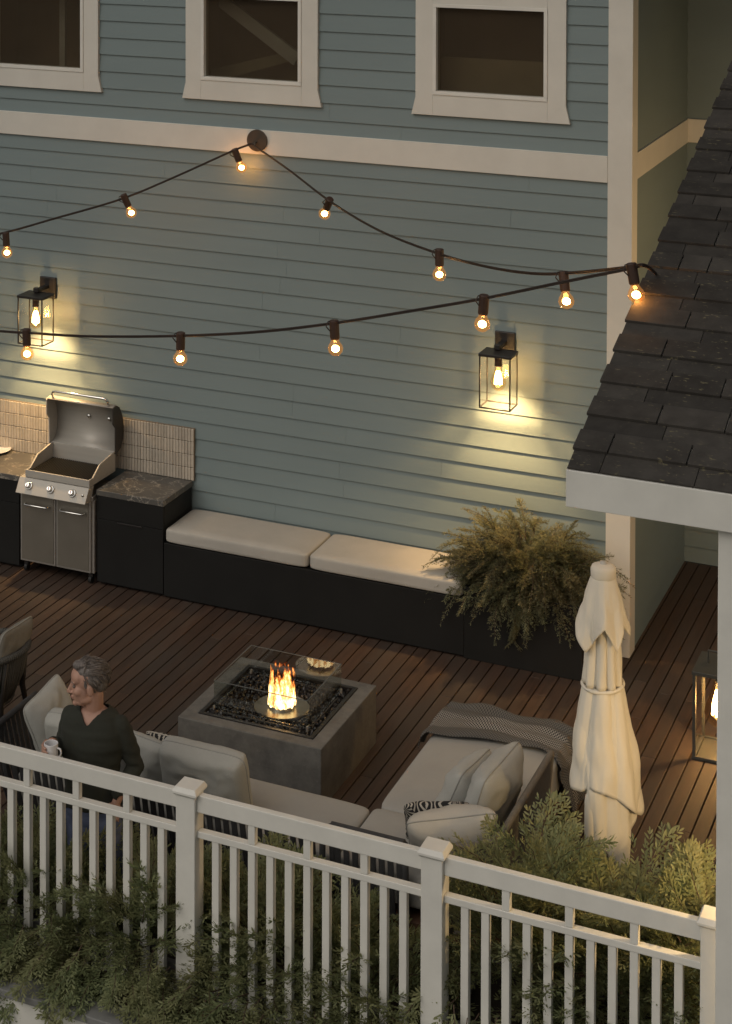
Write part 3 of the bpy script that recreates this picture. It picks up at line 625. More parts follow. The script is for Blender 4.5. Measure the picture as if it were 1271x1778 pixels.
m.box(I0 + .002, I1 - .002, J0 + .002, J0 + w_, .37, ZT + .005).box(I0 + .002, I1 - .002, J1 - w_, J1 - .002, .37, ZT + .005).box(I0 + .002, I0 + w_, J0 + w_, J1 - w_, .37, ZT + .005).box(I1 - w_, I1 - .002, J0 + w_, J1 - w_, .37, ZT + .005)
m.box(I0 + w_, I1 - w_, J0 + w_, J1 - w_, .375, .385); m.build('burner_tray', BLACKM, fp, bevel=.002)
BX, BY = -5.13, 12.03
MB().lathe([(.001, 0), (.19, 0), (.195, .003), (.195, .012), (.19, .015), (.001, .015)], (BX, BY, .392), 48).build('burner_disc', P('bronze_steel', (.30, .26, .2), .28, .9, var=.05), fp, smooth=False)
MB().lathe([(.088, 0), (.094, 0), (.094, .022), (.088, .022), (.088, 0)], (BX, BY, .408), 40).build('burner_ring', CHROME, fp)
st = MB()
ico = bmesh.new(); bmesh.ops.create_icosphere(ico, subdivisions=1, radius=1); iv = [v.co.copy() for v in ico.verts]; jf = [tuple(v.index for v in f.verts) for f in ico.faces]; ico.free()
for _ in range(1500):
    x, y = random.uniform(I0 + .04, I1 - .04), random.uniform(J0 + .04, J1 - .04)
    if math.hypot(x - BX, y - BY) < .20: continue
    r = random.uniform(.008, .017); q = Matrix.Rotation(random.random() * 6, 3, 'X') @ Matrix.Rotation(random.random() * 6, 3, 'Z')
    st.add([(q @ Vector((v.x * r, v.y * r * random.uniform(.7, 1.2), v.z * r * .8))) + Vector((x, y, .388 + random.uniform(0, .02))) for v in iv], jf)
s_ = st.build('fire_glass', LAVA, fp); s_['kind'] = 'stuff'
GXa, GXb, GYa, GYb, GZ0, GZ1 = -5.53, -4.828, 11.763, 12.40, .43, .615
for q in ((GXa, GXb, GYa - .003, GYa + .003), (GXa, GXb, GYb - .003, GYb + .003), (GXa - .003, GXa + .003, GYa + .004, GYb - .004), (GXb - .003, GXb + .003, GYa + .004, GYb - .004)):
    gg = MB().box(*q, GZ0, GZ1).build('glass_guard', FGLASS, fp); MB().box(q[0] - .0005, q[1] + .0005, q[2] - .0005, q[3] + .0005, GZ1 + .0002, GZ1 + .003).build('glass_edge', GEDGE, gg)
for x, y in ((GXa, GYa), (GXb, GYa), (GXb, GYb), (GXa, GYb)): MB().box(x - .006, x + .006, y - .006, y + .006, .40, .44).build('glass_clip', STEEL, fp)
for q in ((GXa + .06, GXb - .06, GYa - .009, GYa - .004), (GXa + .06, GXb - .06, GYb + .004, GYb + .009), (GXa - .009, GXa - .004, GYa + .08, GYb - .08), (GXb + .004, GXb + .009, GYa + .08, GYb - .08)):
    MB().box(*q, .405, .414).build('glass_channel', GREYM, fp)
fl = MB()
for k in range(22):
    a = 2 * PI * k / 22 + random.uniform(-.1, .1); r0 = .086 * (1 if k % 4 else random.uniform(.3, .8)); h = random.choice((.07, .10, .14, .18, .24)) * random.uniform(.8, 1.05)
    p = []; rad = []; ph = random.random() * 6
    for j in range(9):
        u = j / 8; sw = .014 * math.sin(ph + u * 5) * u
        p.append((BX + (r0 + sw) * math.cos(a + .5 * u * math.sin(ph)), BY + (r0 + sw) * math.sin(a + .5 * u * math.sin(ph)), .425 + h * u)); rad.append(.017 * (1 - u) ** .7 * (.75 + .5 * math.sin(u * PI)) + .0006)
    fl.tube(p, rad, 8)
NS = 48; rg = []
for j in range(13):
    u = j / 12; rg.append([(BX + (.086 + .008 * math.sin(u * 4 + 3 * noise.noise(Vector((math.cos(2 * PI * k / NS), math.sin(2 * PI * k / NS), u))))) * math.cos(2 * PI * k / NS), BY + (.086 + .008 * math.sin(u * 4 + 1)) * math.sin(2 * PI * k / NS), .428 + .27 * u) for k in range(NS)])
fl.loft(rg, cap=False)
fo = fl.build('flame', FLAME, fp, smooth=True); 
for v in fo.data.vertices: pass
# material reads height from the flame's own origin: give it one at the ring
for v in fo.data.vertices: v.co -= Vector((BX, BY, .43)) - fp.location
fo.location = Vector((BX, BY, .43)) - fp.location
lamp('fire_glow', (BX, BY, .55), 5, (1, .5, .16), .07, fp)

# ---------------------------------------------------------------- sofa
sf = thing('outdoor_sofa', 'L shaped outdoor sofa with dark rope back and teak base', 'sofa', (-4.6, 10.65, 0))
ZS = .425
b = MB(); b.box(-6.34, -4.075, 10.33, 10.98, .085, .165); b.box(-4.065, -3.17, 10.33, 11.02, .085, .165); b.box(-4.03, -3.17, 11.03, 12.5, .085, .165); b.build('base_frame', TEAK, sf, bevel=.006)
for x, y in ((-6.28, 10.4), (-6.28, 10.9), (-4.2, 10.4), (-3.98, 10.4), (-3.25, 10.4), (-3.98, 12.42), (-3.25, 12.42), (-3.25, 11.0), (-4.2, 10.9)): MB().box(x - .03, x + .03, y - .03, y + .03, .002, .084).build('leg', TEAK, sf, bevel=.004)
def strap_back(name, path, z0, z1, lean, wid, gap, th, mat, out):
    """straps between a lower rail and a tube at the top; path in plan, leaning outward"""
    P_ = [Vector((*p, 0)) for p in path]; L_ = [0]
    for a_, b_ in zip(P_[:-1], P_[1:]): L_.append(L_[-1] + (b_ - a_).length)
    def pt(s):
        for i in range(len(L_) - 1):
            if s <= L_[i + 1] + 1e-9:
                u = (s - L_[i]) / (L_[i + 1] - L_[i]); d = (P_[i + 1] - P_[i]).normalized(); return P_[i].lerp(P_[i + 1], u), d
        return P_[-1], d
    mb = MB(); s = gap
    while s + wid < L_[-1]:
        (a_, d), (c_, _) = pt(s), pt(s + wid); nrm_ = Vector((d.y, -d.x, 0)); rows = []
        for k in range(7):
            u = k / 6; o_ = nrm_ * (lean * u + .012 * math.sin(u * PI)); z = Vector((0, 0, z0 + (z1 - z0) * u)); h = nrm_ * th / 2; mid = (a_ + c_) / 2 + nrm_ * th * .45
            rows.append([a_ + o_ + z - h, c_ + o_ + z - h, c_ + o_ + z + h * .4, mid + o_ + z, a_ + o_ + z + h * .4])
        mb.loft(rows); s += wid + gap
    ob = mb.build(name, mat, sf)
    top = [pt(L_[-1] * k / 40) for k in range(41)]
    MB().tube([p + Vector((d.y, -d.x, 0)) * lean + Vector((0, 0, z1)) for p, d in top], .022, 10).build('top_tube', mat, ob, smooth=True)
    MB().tube([p + Vector((0, 0, z0)) for p, d in top], .015, 8).build('lower_tube', mat, ob, smooth=True)
    for p, d in (top[0], top[-1]): MB().tube([p + Vector((0, 0, z0)), p + Vector((d.y, -d.x, 0)) * lean + Vector((0, 0, z1))], .02, 8).build('end_tube', mat, ob, smooth=True)
def arc(cx, cy, r, a0, a1, n=8): return [(cx + r * math.cos(R(a0 + (a1 - a0) * k / n)), cy + r * math.sin(R(a0 + (a1 - a0) * k / n))) for k in range(n + 1)]
strap_back('rope_back', [(-6.36, 10.95)] + arc(-6.22, 10.44, .14, 180, 270) + arc(-4.20, 10.42, .12, 270, 300, 3), .185, .66, .13, .036, .019, .012, ROPE, 1)
strap_back('rope_back', [(-4.055, 10.31), (-3.6, 10.31)], .185, .66, .05, .036, .019, .012, ROPE, 1)
strap_back('cord_back', arc(-3.40, 10.56, .25, 285, 360, 8) + [(-3.15, 11.62)], .175, .70, .05, .010, .005, .009, CORD, 1)
place_cushion('seat_cushion', 'long pale seat cushion in front of the fire pit', -6.30, -4.075, 10.36, 11.005, .215, ZS, SEATF, 'sofa seat cushions', r=.028, crown=.01)
place_cushion('seat_cushion', 'pale corner seat cushion carrying the leaf print pillow', -4.065, -3.20, 10.36, 11.02, .215, ZS, SEATF, 'sofa seat cushions', r=.028, crown=.01)
place_cushion('seat_cushion', 'pale chaise cushion under the woven throw', -4.05, -3.185, 11.03, 12.57, .18, ZS, SEATF, 'sofa seat cushions', r=.03, crown=.012)
MB().box(-4.02, -3.2, 11.05, 12.5, .166, .179).build('slat_deck', TEAK, sf)

def frame3(nrm_, up=(0, 0, 1), roll=0):
    n_ = Vector(nrm_).normalized(); r_ = Vector(up).cross(n_).normalized(); u_ = n_.cross(r_)
    c_, s_ = math.cos(R(roll)), math.sin(R(roll)); return r_ * c_ + u_ * s_, u_ * c_ - r_ * s_, n_
def pillow(name, label, c, w, h, t, nrm_, mat, group, roll=0, boxy=0., seed=0, cat='pillow', pipe=True, conc=.07):
    r_, u_, n_ = frame3(nrm_, roll=roll); c = Vector(c); NN = 26; mb = MB(); uv = []
    def P3(a, b_, side):
        ex = 1 - conc * (1 - b_ * b_) * abs(a) ** 3; ey = 1 - conc * (1 - a * a) * abs(b_) ** 3
        edge = max(0, 1 - a ** 4) * max(0, 1 - b_ ** 4); th = t / 2 * (boxy * min(1, (max(0, 1 - max(abs(a), abs(b_)))) * 9) ** .5 + (1 - boxy) * edge ** .55 * (.75 + .25 * (1 - a * a) * (1 - b_ * b_)))
        q = Vector((a * 1.7 + seed * 3.1, b_ * 1.7, side * 2 + seed)); nz = noise.noise(q) * .020 * edge + (noise.noise(q * 3.3) * .009 + abs(noise.noise(q * Vector((5, 2.2, 1)).x * .5 + Vector((seed, 0, 9)))) * .014) * edge
        cr = 1 - .10 * abs(a * b_) ** 5; ex *= cr; ey *= cr
        return c + r_ * (a * w / 2 * ex) + u_ * (b_ * h / 2 * ey) + n_ * side * (th + nz)
    idx = {}
    vs = []; fs = []
    for side in (1, -1):
        for j in range(NN + 1):
            for i in range(NN + 1):
                a, b_ = -1 + 2 * i / NN, -1 + 2 * j / NN; a = math.copysign(1 - (1 - abs(a)) ** 1.35, a); b_ = math.copysign(1 - (1 - abs(b_)) ** 1.35, b_)
                rim = i in (0, NN) or j in (0, NN); key = (i, j, 0 if rim else side)
                if key not in idx: idx[key] = len(vs); vs.append(P3(a, b_, 0 if rim else side)); uv.append(((a + 1) / 2 * (w / .45), (b_ + 1) / 2 * (h / .45)))
        for j in range(NN):
            for i in range(NN):
                q = [idx.get((x, y, 0), idx.get((x, y, side))) for x, y in ((i, j), (i + 1, j), (i + 1, j + 1), (i, j + 1))]
                fs.append(tuple(q if side > 0 else q[::-1]))
    mb.add(vs, fs); mb.uv = uv; ob = mb.build(name, mat, smooth=True); tag(ob, label, cat, group)
    if pipe:
        rimk = [(i, 0) for i in range(NN)] + [(NN, j) for j in range(NN)] + [(NN - i, NN) for i in range(NN)] + [(0, NN - j) for j in range(NN)]
        pts = [vs[idx[(i, j, 0)]] for i, j in rimk]; pp = MB().tube(pts + [pts[0]], .0045, 6).build('piping', PIPING if mat is not FERN else FERN, ob, smooth=True)
    return ob
pillow('back_cushion', 'large boxy grey back cushion nearest the bare end of the sofa', (-4.965, 10.445, .645), .60, .47, .21, (0, 1, .28), GREYF, 'grey back cushions on the sofa', boxy=.6, seed=1, conc=.03)
pillow('back_cushion', 'boxy grey back cushion hidden behind the standing man', (-5.80, 10.46, .645), .60, .47, .21, (0, 1, .28), GREYF, 'grey back cushions on the sofa', boxy=.6, seed=2, conc=.03)
pillow('throw_pillow', 'square grey pillow between the man and the boxy back cushion', (-5.42, 10.50, .635), .40, .40, .17, (.12, 1, .3), GREYF, 'loose pillows on the sofa', roll=4, seed=3)
pillow('throw_pillow', 'dark leaf print pillow peeking out behind the grey cushions', (-5.28, 10.66, .61), .40, .36, .12, (.05, 1, .3), FERN, 'loose pillows on the sofa', roll=-3, seed=4)
pillow('throw_pillow', 'grey pillow propped in the far arm beyond the man', (-6.19, 10.66, .66), .46, .46, .17, (1, -.1, .35), GREYF, 'loose pillows on the sofa', roll=10, seed=5)
pillow('throw_pillow', 'grey pillow leaning in front of another on the chaise', (-3.50, 11.06, .63), .48, .45, .21, (-1, .12, .42), GREYF, 'loose pillows on the sofa', roll=3, seed=6)
pillow('throw_pillow', 'plump grey pillow resting against the cord back of the chaise', (-3.31, 11.03, .66), .58, .52, .25, (-1, .1, .32), GREYF, 'loose pillows on the sofa', roll=-3, seed=7)
pillow('throw_pillow', 'black leaf print pillow wedged behind the pale corner pillow', (-3.55, 10.72, .58), .42, .38, .11, (-.35, .8, .5), FERN, 'loose pillows on the sofa', roll=-5, seed=8, pipe=False)
pillow('throw_pillow', 'pale slouching pillow nearest the railing post', (-3.40, 10.55, .62), .56, .42, .25, (-.42, .75, .62), LINEN, 'loose pillows on the sofa', roll=-10, seed=9)
# throw over the chaise end
NU, NV = 110, 44; vs = []; fs = []; uv = []
path = [(-4.12, .33), (-4.105, .40), (-4.06, .45), (-3.95, .463), (-3.6, .47), (-3.3, .466), (-3.19, .45), (-3.15, .40), (-3.135, .30), (-3.12, .18), (-3.11, .07)]
cum = [0]
for a, b in zip(path[:-1], path[1:]): cum.append(cum[-1] + math.dist(a, b))
for i in range(NU + 1):
    s = cum[-1] * i / NU; k = max(j for j in range(len(path) - 1) if cum[j] <= s + 1e-9); u = (s - cum[k]) / (cum[k + 1] - cum[k])
    x = path[k][0] * (1 - u) + path[k + 1][0] * u; z = path[k][1] * (1 - u) + path[k + 1][1] * u; side = min(1, max(0, (.44 - z) / .3)) if i > NU / 2 else 0
    for j in range(NV + 1):
        v = j / NV; y0_, y1_ = 12.05 - .05 * math.sin(i / NU * 7 + 1) + side * .10, 12.60 + .03 * math.sin(i * .21) - side * .18; y = y0_ + (y1_ - y0_) * v
        f_ = .022 * math.sin(v * 24 + 5 * noise.noise(Vector((s * 2.2, v * 2, 1)))) * (.5 + noise.noise(Vector((s * 3, v * 3, 7)))) + .03 * noise.noise(Vector((s * 4, v * 4, 3)))
        zz = z + (f_ if side < .5 else 0) + .006; xx = x + (f_ * 1.3 if side > .2 else 0) + (side > .2) * .01
        if v > .86 and side < .3: zz -= ((v - .86) / .14) ** 2 * .05
        vs.append((xx, y, zz)); uv.append((s, v * .55))
for i in range(NU):
    for j in range(NV): a = i * (NV + 1) + j; fs.append((a, a + NV + 1, a + NV + 2, a + 1))
mb = MB().add(vs, fs); mb.uv = uv; ob = mb.build('throw_blanket', WEAVE, smooth=True, solid=.006)
tag(ob, 'black and white woven throw draped over the chaise end', 'blanket')

# ---------------------------------------------------------------- dining chair
ch = thing('dining_chair', 'dark rope dining chair holding an olive grey pillow on the open deck', 'chair', (-7.25, 11.25, 0))
rim = []
for k in range(33):
    a = -PI / 2 + PI * k / 32 ; rim.append((-7.25 + .37 * math.cos(a), 11.25 + .34 * math.sin(a), .775 - .05 * (1 - math.cos(a))))
rim = [(-7.6, 10.91, .64), (-7.42, 10.91, .68)] + rim + [(-7.42, 11.59, .68), (-7.6, 11.59, .64)]
rt = MB().tube(rim, .019, 10).build('arm_rim', ROPEC, ch, smooth=True)
wr = MB()
for k in range(3, len(rim) - 3):
    p, q = Vector(rim[k]), Vector(rim[k + 1]); d = (q - p).normalized(); u = d.orthogonal().normalized(); v = d.cross(u)
    for f in (.2, .7): c = p.lerp(q, f); wr.tube([c - d * .006, c + d * .006], .0235, 10)
wr.build('rope_binding', ROPEC, rt)
seat = [(-7.25 + .25 * math.cos(2 * PI * k / 32), 11.25 + .26 * math.sin(2 * PI * k / 32), .40) for k in range(33)]
MB().tube(seat, .015, 8).build('seat_frame', BLACKM, ch, smooth=True)
sr = MB()
for k in range(2, len(rim) - 2):
    for f in (0, .5):
        p = Vector(rim[k]).lerp(Vector(rim[k + 1]), f); a = math.atan2(p.y - 11.25, p.x + 7.25); q = Vector((-7.25 + .25 * math.cos(a + .12 * math.sin(k)), 11.25 + .26 * math.sin(a + .12 * math.sin(k)), .40)); sr.tube([p, (p + q) / 2 + Vector((.015 * math.cos(a), .015 * math.sin(a), -.02)), q], .007, 6)
sr.build('rope_back', ROPEC, ch, smooth=True)
MB().lathe([(.001, 0), (.235, 0), (.25, .02), (.245, .05), (.2, .065), (.001, .07)], (-7.25, 11.25, .405), 28).build('seat_pad', GREYF, ch, smooth=True)
for (tx, ty), (mx_, my), (fx, fy) in (((-6.92, 11.11), (-6.99, 11.14), (-6.92, 11.0 + .06)), ((-7.0, 11.52), (-7.03, 11.50), (-7.03, 11.64)), ((-7.45, 10.93), (-7.47, 10.98), (-7.58, 10.9)), ((-7.45, 11.57), (-7.47, 11.52), (-7.58, 11.6))):
    MB().tube([(tx, ty, .74 if tx > -7.1 else .66), (mx_, my, .42), (fx, fy, .002)], [.014, .022, .013], 10).build('leg', BLACKM, ch, smooth=True)
pillow('chair_pillow', 'olive grey pillow standing in the dark rope chair', (-6.92, 11.30, .70), .50, .50, .15, (-1, -.05, .28), P('olive_linen', (.20, .19, .165), .92, var=.08, bump=.6, bscale=380), 'chair pillows', roll=6, seed=11)

ch.location.x += .10
# ---------------------------------------------------------------- parasol
um = thing('patio_umbrella', 'closed cream parasol tied with a cord standing on the deck', 'umbrella', (-2.58, 10.8, 0))
UX, UY = -2.58, 10.8
MB().lathe([(.019, 0), (.019, 2.24)], (UX, UY, .06), 16).build('pole', POLE, um, smooth=True)
MB().lathe([(.24, 0), (.25, .01), (.25, .05), (.23, .06), (.03, .065)], (UX, UY, .002), 40).build('base', STONEG, um)
MB().lathe([(.066, -.06), (.072, -.04), (.073, 0), (.066, .018), (.04, .028), (.001, .032)], (UX, UY, 2.255), 28).build('top_cap', CANVAS, um, smooth=True)
NT = 128
def canopy(name, z0, r0, r1, hem, folds, amp, ph, seedv, parent, rows=22, prof=lambda u: u, sharp=1.0, skew=0):
    vs, fs = [], []
    for j in range(rows + 1):
        u = j / rows
        for k in range(NT):
            a = 2 * PI * k / NT; f = 1.7 * abs(math.cos(folds * a / 2 + ph + .35 * math.sin(a * 2 + seedv))) ** .75 - 1
            nz = noise.noise(Vector((math.cos(a) * 2, math.sin(a) * 2, u * 3 + seedv))) + .35 * noise.noise(Vector((math.cos(a) * 6, math.sin(a) * 6, u * 5 + seedv)))
            r = (r0 + (r1 - r0) * prof(u)) * (1 + amp(u) * f + .10 * nz * min(1, u * 2)) * (1 + skew * u * math.cos(a - .45)); vs.append((UX + r * math.cos(a), UY + r * math.sin(a), z0 + (hem(a) - z0) * u))
    for j in range(rows):
        for k in range(NT): fs.append((j * NT + k, (j + 1) * NT + k, (j + 1) * NT + (k + 1) % NT, j * NT + (k + 1) % NT))
    return MB().add(vs, fs).build(name, CANVAS, parent, smooth=True, solid=.0045)
def tip(a, a0, wd): 
    d = abs((a - a0 + PI) % (2 * PI) - PI); return max(0, 1 - d / wd)
CAMD = math.atan2(-10.8, 2.58)            # bearing of the viewer, seen from the pole
body = canopy('canopy', 2.20, .055, .104, lambda a: 1.585, 9, lambda u: .05 + .15 * u, .4, 1.3, um, prof=lambda u: u ** .5)
canopy('vent_flap', 2.22, .062, .143, lambda a: 1.965 - .17 * tip(a, CAMD - .75, .8) - .14 * tip(a, CAMD + .55, .5) - .10 * tip(a, CAMD + 1.7, .6) - .1 * tip(a, CAMD + 3, .9), 4, lambda u: .17 * u, 2.0, 4.1, body, prof=lambda u: u ** .8)
def hemline(xs): 
    px_, pz_ = [p[0] for p in xs], [p[1] for p in xs]
    return lambda a: float(np.interp((a - CAMD + PI) % (2 * PI) - PI, px_, pz_))
canopy('inner_skirt', 1.585, .095, .182, hemline([(-3.14, .97), (-1.6, 1.0), (-.62, .99), (-.40, .74), (.2, .66), (.78, .555), (1.2, .78), (1.7, .93), (3.14, .97)]), 7, lambda u: .14 * (1 - .35 * u), 2.2, 3.7, body, rows=34, prof=lambda u: min(1, u * 1.5) ** .8 * (1 - .25 * max(0, u - .55)), skew=.12)
canopy('skirt', 1.585, .106, .198, hemline([(-3.14, .95), (-1.6, .985), (-.7, 1.0), (-.4, 1.04), (.1, 1.03), (.62, .97), (1.0, .90), (1.5, .84), (1.9, .9), (3.14, .95)]), 6, lambda u: .15 * (1 - .3 * u), 1.1, 7.7, body, rows=30, prof=lambda u: u ** .8, skew=.12)
MB().loft([[(UX + .165 * math.cos(CAMD - .42 + o) + .012 * (z < 1) * 0, UY + .165 * math.sin(CAMD - .42 + o) - .02 * k_, z) for o, k_ in ((-.28, 0), (-.12, 1), (.1, 1.2), (.28, 0), (.1, -.6), (-.12, -.6))] for z in (1.02, .9, .78, .70)]).build('hanging_strap', CANVAS, um, smooth=True, sub=1)
MB().tube([(UX + .116 * math.cos(2 * PI * k / 40), UY + .116 * math.sin(2 * PI * k / 40), 1.585 + .012 * math.sin(2 * PI * k / 40 + .6)) for k in range(41)], .011, 8).build('tie_cord', CANVAS, um, smooth=True)
# ---------------------------------------------------------------- juniper shrubs
def sprig(length, ntw, tl, leaf, lw, droop, seed, flat=.25, gap=.30):
    """one frond: curved stem, flat alternate twigs, paired blunt leaves. returns leaf polygons and stem points (numpy)"""
    rs = random.Random(seed); quads = []; X_, Y_ = Vector((1, 0, 0)), Vector((0, 1, 0))
    def cur(t): return Vector((droop * length * t * t, .07 * math.sin(t * 3 + seed) * length, length * t * (1 - .15 * t)))
    def blade(p, o, nn, s):
        o = o.normalized(); w = o.cross(nn).normalized(); nn = w.cross(o); L2 = leaf * s * rs.uniform(.75, 1.2); W = lw * s; b_ = nn * -.12 * L2
        quads.append((p, p + o * L2 * .3 + w * W * .9, p + o * L2 * .72 + w * W + b_ * .4, p + o * L2 + b_, p + o * L2 * .72 - w * W + b_ * .4, p + o * L2 * .3 - w * W * .9))
    def leafpair(p, d, s):
        nn = (X_ + Vector((rs.gauss(0, .4), rs.gauss(0, .4), rs.gauss(0, .4)))).normalized(); u = d.cross(nn).normalized()
        for sg in (1, -1): blade(p, d * .82 + u * sg * rs.uniform(.45, .75) + nn * rs.uniform(-.25, .25), nn, s)
    for k in range(ntw):
        t = .10 + .86 * k / ntw; p = cur(t); d = (cur(min(1, t + .02)) - cur(t - .02)).normalized(); sg = 1 if k % 2 else -1
        tw = (d * .72 + Y_ * sg * .66 + X_ * rs.gauss(0, flat)).normalized(); l = tl * min(1, .45 + 2.2 * t) * (1.12 - .85 * t) * rs.uniform(.75, 1.2); n = max(3, int(l / (leaf * gap)))
        for j in range(n):
            f_ = (j + .5) / n; q = p + tw * l * f_ + d * (l * .22 * f_ * f_) + X_ * (l * .22 * f_ * f_); leafpair(q, (tw + d * .5 * f_ + X_ * .3 * f_).normalized(), 1 - .25 * f_)
        blade(p + tw * l * .98 + d * l * .2 + X_ * l * .2, tw + d * .5, X_, .8); leafpair(p, d, .9)
    for j in range(5): leafpair(cur(.92 + .02 * j), (cur(1) - cur(.95)).normalized(), .85)
    return np.array([[tuple(v) for v in q] for q in quads]), [tuple(cur(t)) for t in (0, .25, .5, .75, 1)]
BIG = [sprig(.44, 13, .17, .050, .0064, d, s, .35, .40) for s, d in enumerate((.12, .3, .5, .2, .4, .15))]
FINE = [sprig(.36, 16, .10, .028, .0036, d, 20 + s, .6, .40) for s, d in enumerate((.3, .6, .8, .2, .5, 1.0))]
def shrub(name, label, base, sprigs, tmpl, leafm, group, kind='shrub'):
    t = thing(name, label, kind, base, group); V = []; stem = MB()
    for p, d, sc in sprigs:
        q, st_ = tmpl[rng.integers(len(tmpl))]; n_ = Vector(d).normalized(); x_ = Vector((n_.x, n_.y, -1.5)).normalized(); x_ = (x_ - n_ * x_.dot(n_)).normalized(); y_ = n_.cross(x_)
        A = np.array([x_, y_, n_]) * sc; V.append(q.reshape(-1, 3) @ A + np.array(p))
        stem.tube([Vector((np.array(s_) @ A + np.array(p)).tolist()) for s_ in st_], [.004 * sc, .0035 * sc, .003 * sc, .002 * sc, .001], 4)
    V = np.concatenate(V) - np.array(base); me = bpy.data.meshes.new('foliage'); nq = len(V) // 6
    me.vertices.add(len(V)); me.vertices.foreach_set('co', V.ravel()); me.loops.add(nq * 6); me.loops.foreach_set('vertex_index', np.arange(nq * 6)); me.polygons.add(nq); me.polygons.foreach_set('loop_start', np.arange(nq) * 6); me.update(calc_edges=True); me.materials.append(leafm)
    f = bpy.data.objects.new('foliage', me); COL.objects.link(f); f.parent = t
    stem.build('stems', TWIG, t); return t, stem
def bush(label, c, r, n, seed, name='juniper_shrub', group='juniper shrubs along the railing', lean=(0, 0, 0), up=.55, lo=-.35, extra=()):
    rs = random.Random(seed); sp = []
    for _ in range(n):
        while True:
            v = Vector((rs.gauss(0, 1), rs.gauss(0, 1), rs.gauss(0, 1))).normalized()
            if v.z > lo: break
        k = rs.uniform(.28, .80) ** .75; lump = 1 + .28 * noise.noise(v * 2.2 + Vector((seed * 5.3, 0, 0)))
        p = Vector((c[0] + v.x * r[0] * k * lump, c[1] + v.y * r[1] * k * lump, c[2] + v.z * r[2] * k * lump))
        d = Vector((v.x, v.y, v.z * .7 + up)) + Vector(lean) * rs.uniform(.3, 1) + Vector((rs.gauss(0, .28), rs.gauss(0, .28), rs.gauss(0, .2)))
        sp.append((tuple(p), tuple(d), rs.uniform(.6, 1.05)))
    sp += list(extra)
    return shrub(name, label, (c[0], c[1], max(.0, c[2] - r[2] - .1)), sp, BIG, LEAF, group)
def spill(x0, x1, n, seed, y=9.26, z=.08):
    rs = random.Random(seed)
    return [((rs.uniform(x0, x1), y + rs.uniform(-.12, .12), z + rs.uniform(-.16, .16)), (rs.uniform(-.6, .6), -1, rs.uniform(-.55, .15)), rs.uniform(.6, .95)) for _ in range(n)]
bush('juniper spilling over the coping at the end of the hedge past the man', (-6.35, 9.55, .10), (.50, .26, .40), 130, 1, extra=spill(-6.75, -6.0, 34, 31))
bush('juniper spilling over the coping right below the standing man', (-5.55, 9.52, .08), (.50, .24, .40), 130, 2, extra=spill(-5.95, -5.15, 50, 32))
bush('juniper with arching sprays around the first railing post', (-4.85, 9.53, .08), (.42, .26, .42), 120, 3, extra=spill(-5.2, -4.25, 52, 33))
bush('juniper growing behind the balusters in front of the rope sofa back', (-4.15, 9.66, .12), (.42, .26, .44), 130, 4, extra=spill(-4.4, -3.5, 22, 34, 9.28, -.02))
bush('low juniper beside the middle railing post with a gap to the deck', (-3.55, 9.62, .08), (.34, .24, .40), 90, 5)
bush('tall juniper next to the cord back of the sofa', (-2.74, 9.92, .44), (.36, .42, .54), 150, 6, extra=[((-3.12 + .1 * i, 9.45, .42 - .05 * i), (-.7 + .2 * i, -.8, -.6), .9) for i in range(4)] + [((-3.0 + .07 * i, 9.33, .40 - .05 * (i % 3)), (.3 * math.sin(i * 2), -.55, -1), .85) for i in range(9)])
bush('tall juniper in front of the parasol foot', (-2.28, 9.86, .36), (.42, .40, .50), 150, 7, extra=[((-2.75 + .16 * i, 9.42, .35), (-.2, -.8, -.8), 1.0) for i in range(5)])
bush('juniper lit yellow by the unseen pendant beside the porch post', (-1.80, 9.92, .48), (.36, .42, .54), 140, 8)
def trough(label, x0, x1, y0, y1, z):
    t = thing('planter_trough', label, 'planter', ((x0 + x1) / 2, (y0 + y1) / 2, 0), 'planter troughs under the junipers'); w_ = .03
    MB().box(x0, x1, y0, y0 + w_, .002, z).box(x0, x1, y1 - w_, y1, .002, z).box(x0, x0 + w_, y0 + w_, y1 - w_, .002, z).box(x1 - w_, x1, y0 + w_, y1 - w_, .002, z).build('trough_shell', STONEG, t, bevel=.003)
    box('soil', SOIL, t, x0 + w_, x1 - w_, y0 + w_, y1 - w_, .01, z - .04)
trough('grey stone trough under the tall junipers near the porch post', -3.085, -1.45, 9.46, 10.1, .22)
trough('grey stone trough under the spilling junipers below the man', -6.9, -3.5, 9.455, 9.62, .10)
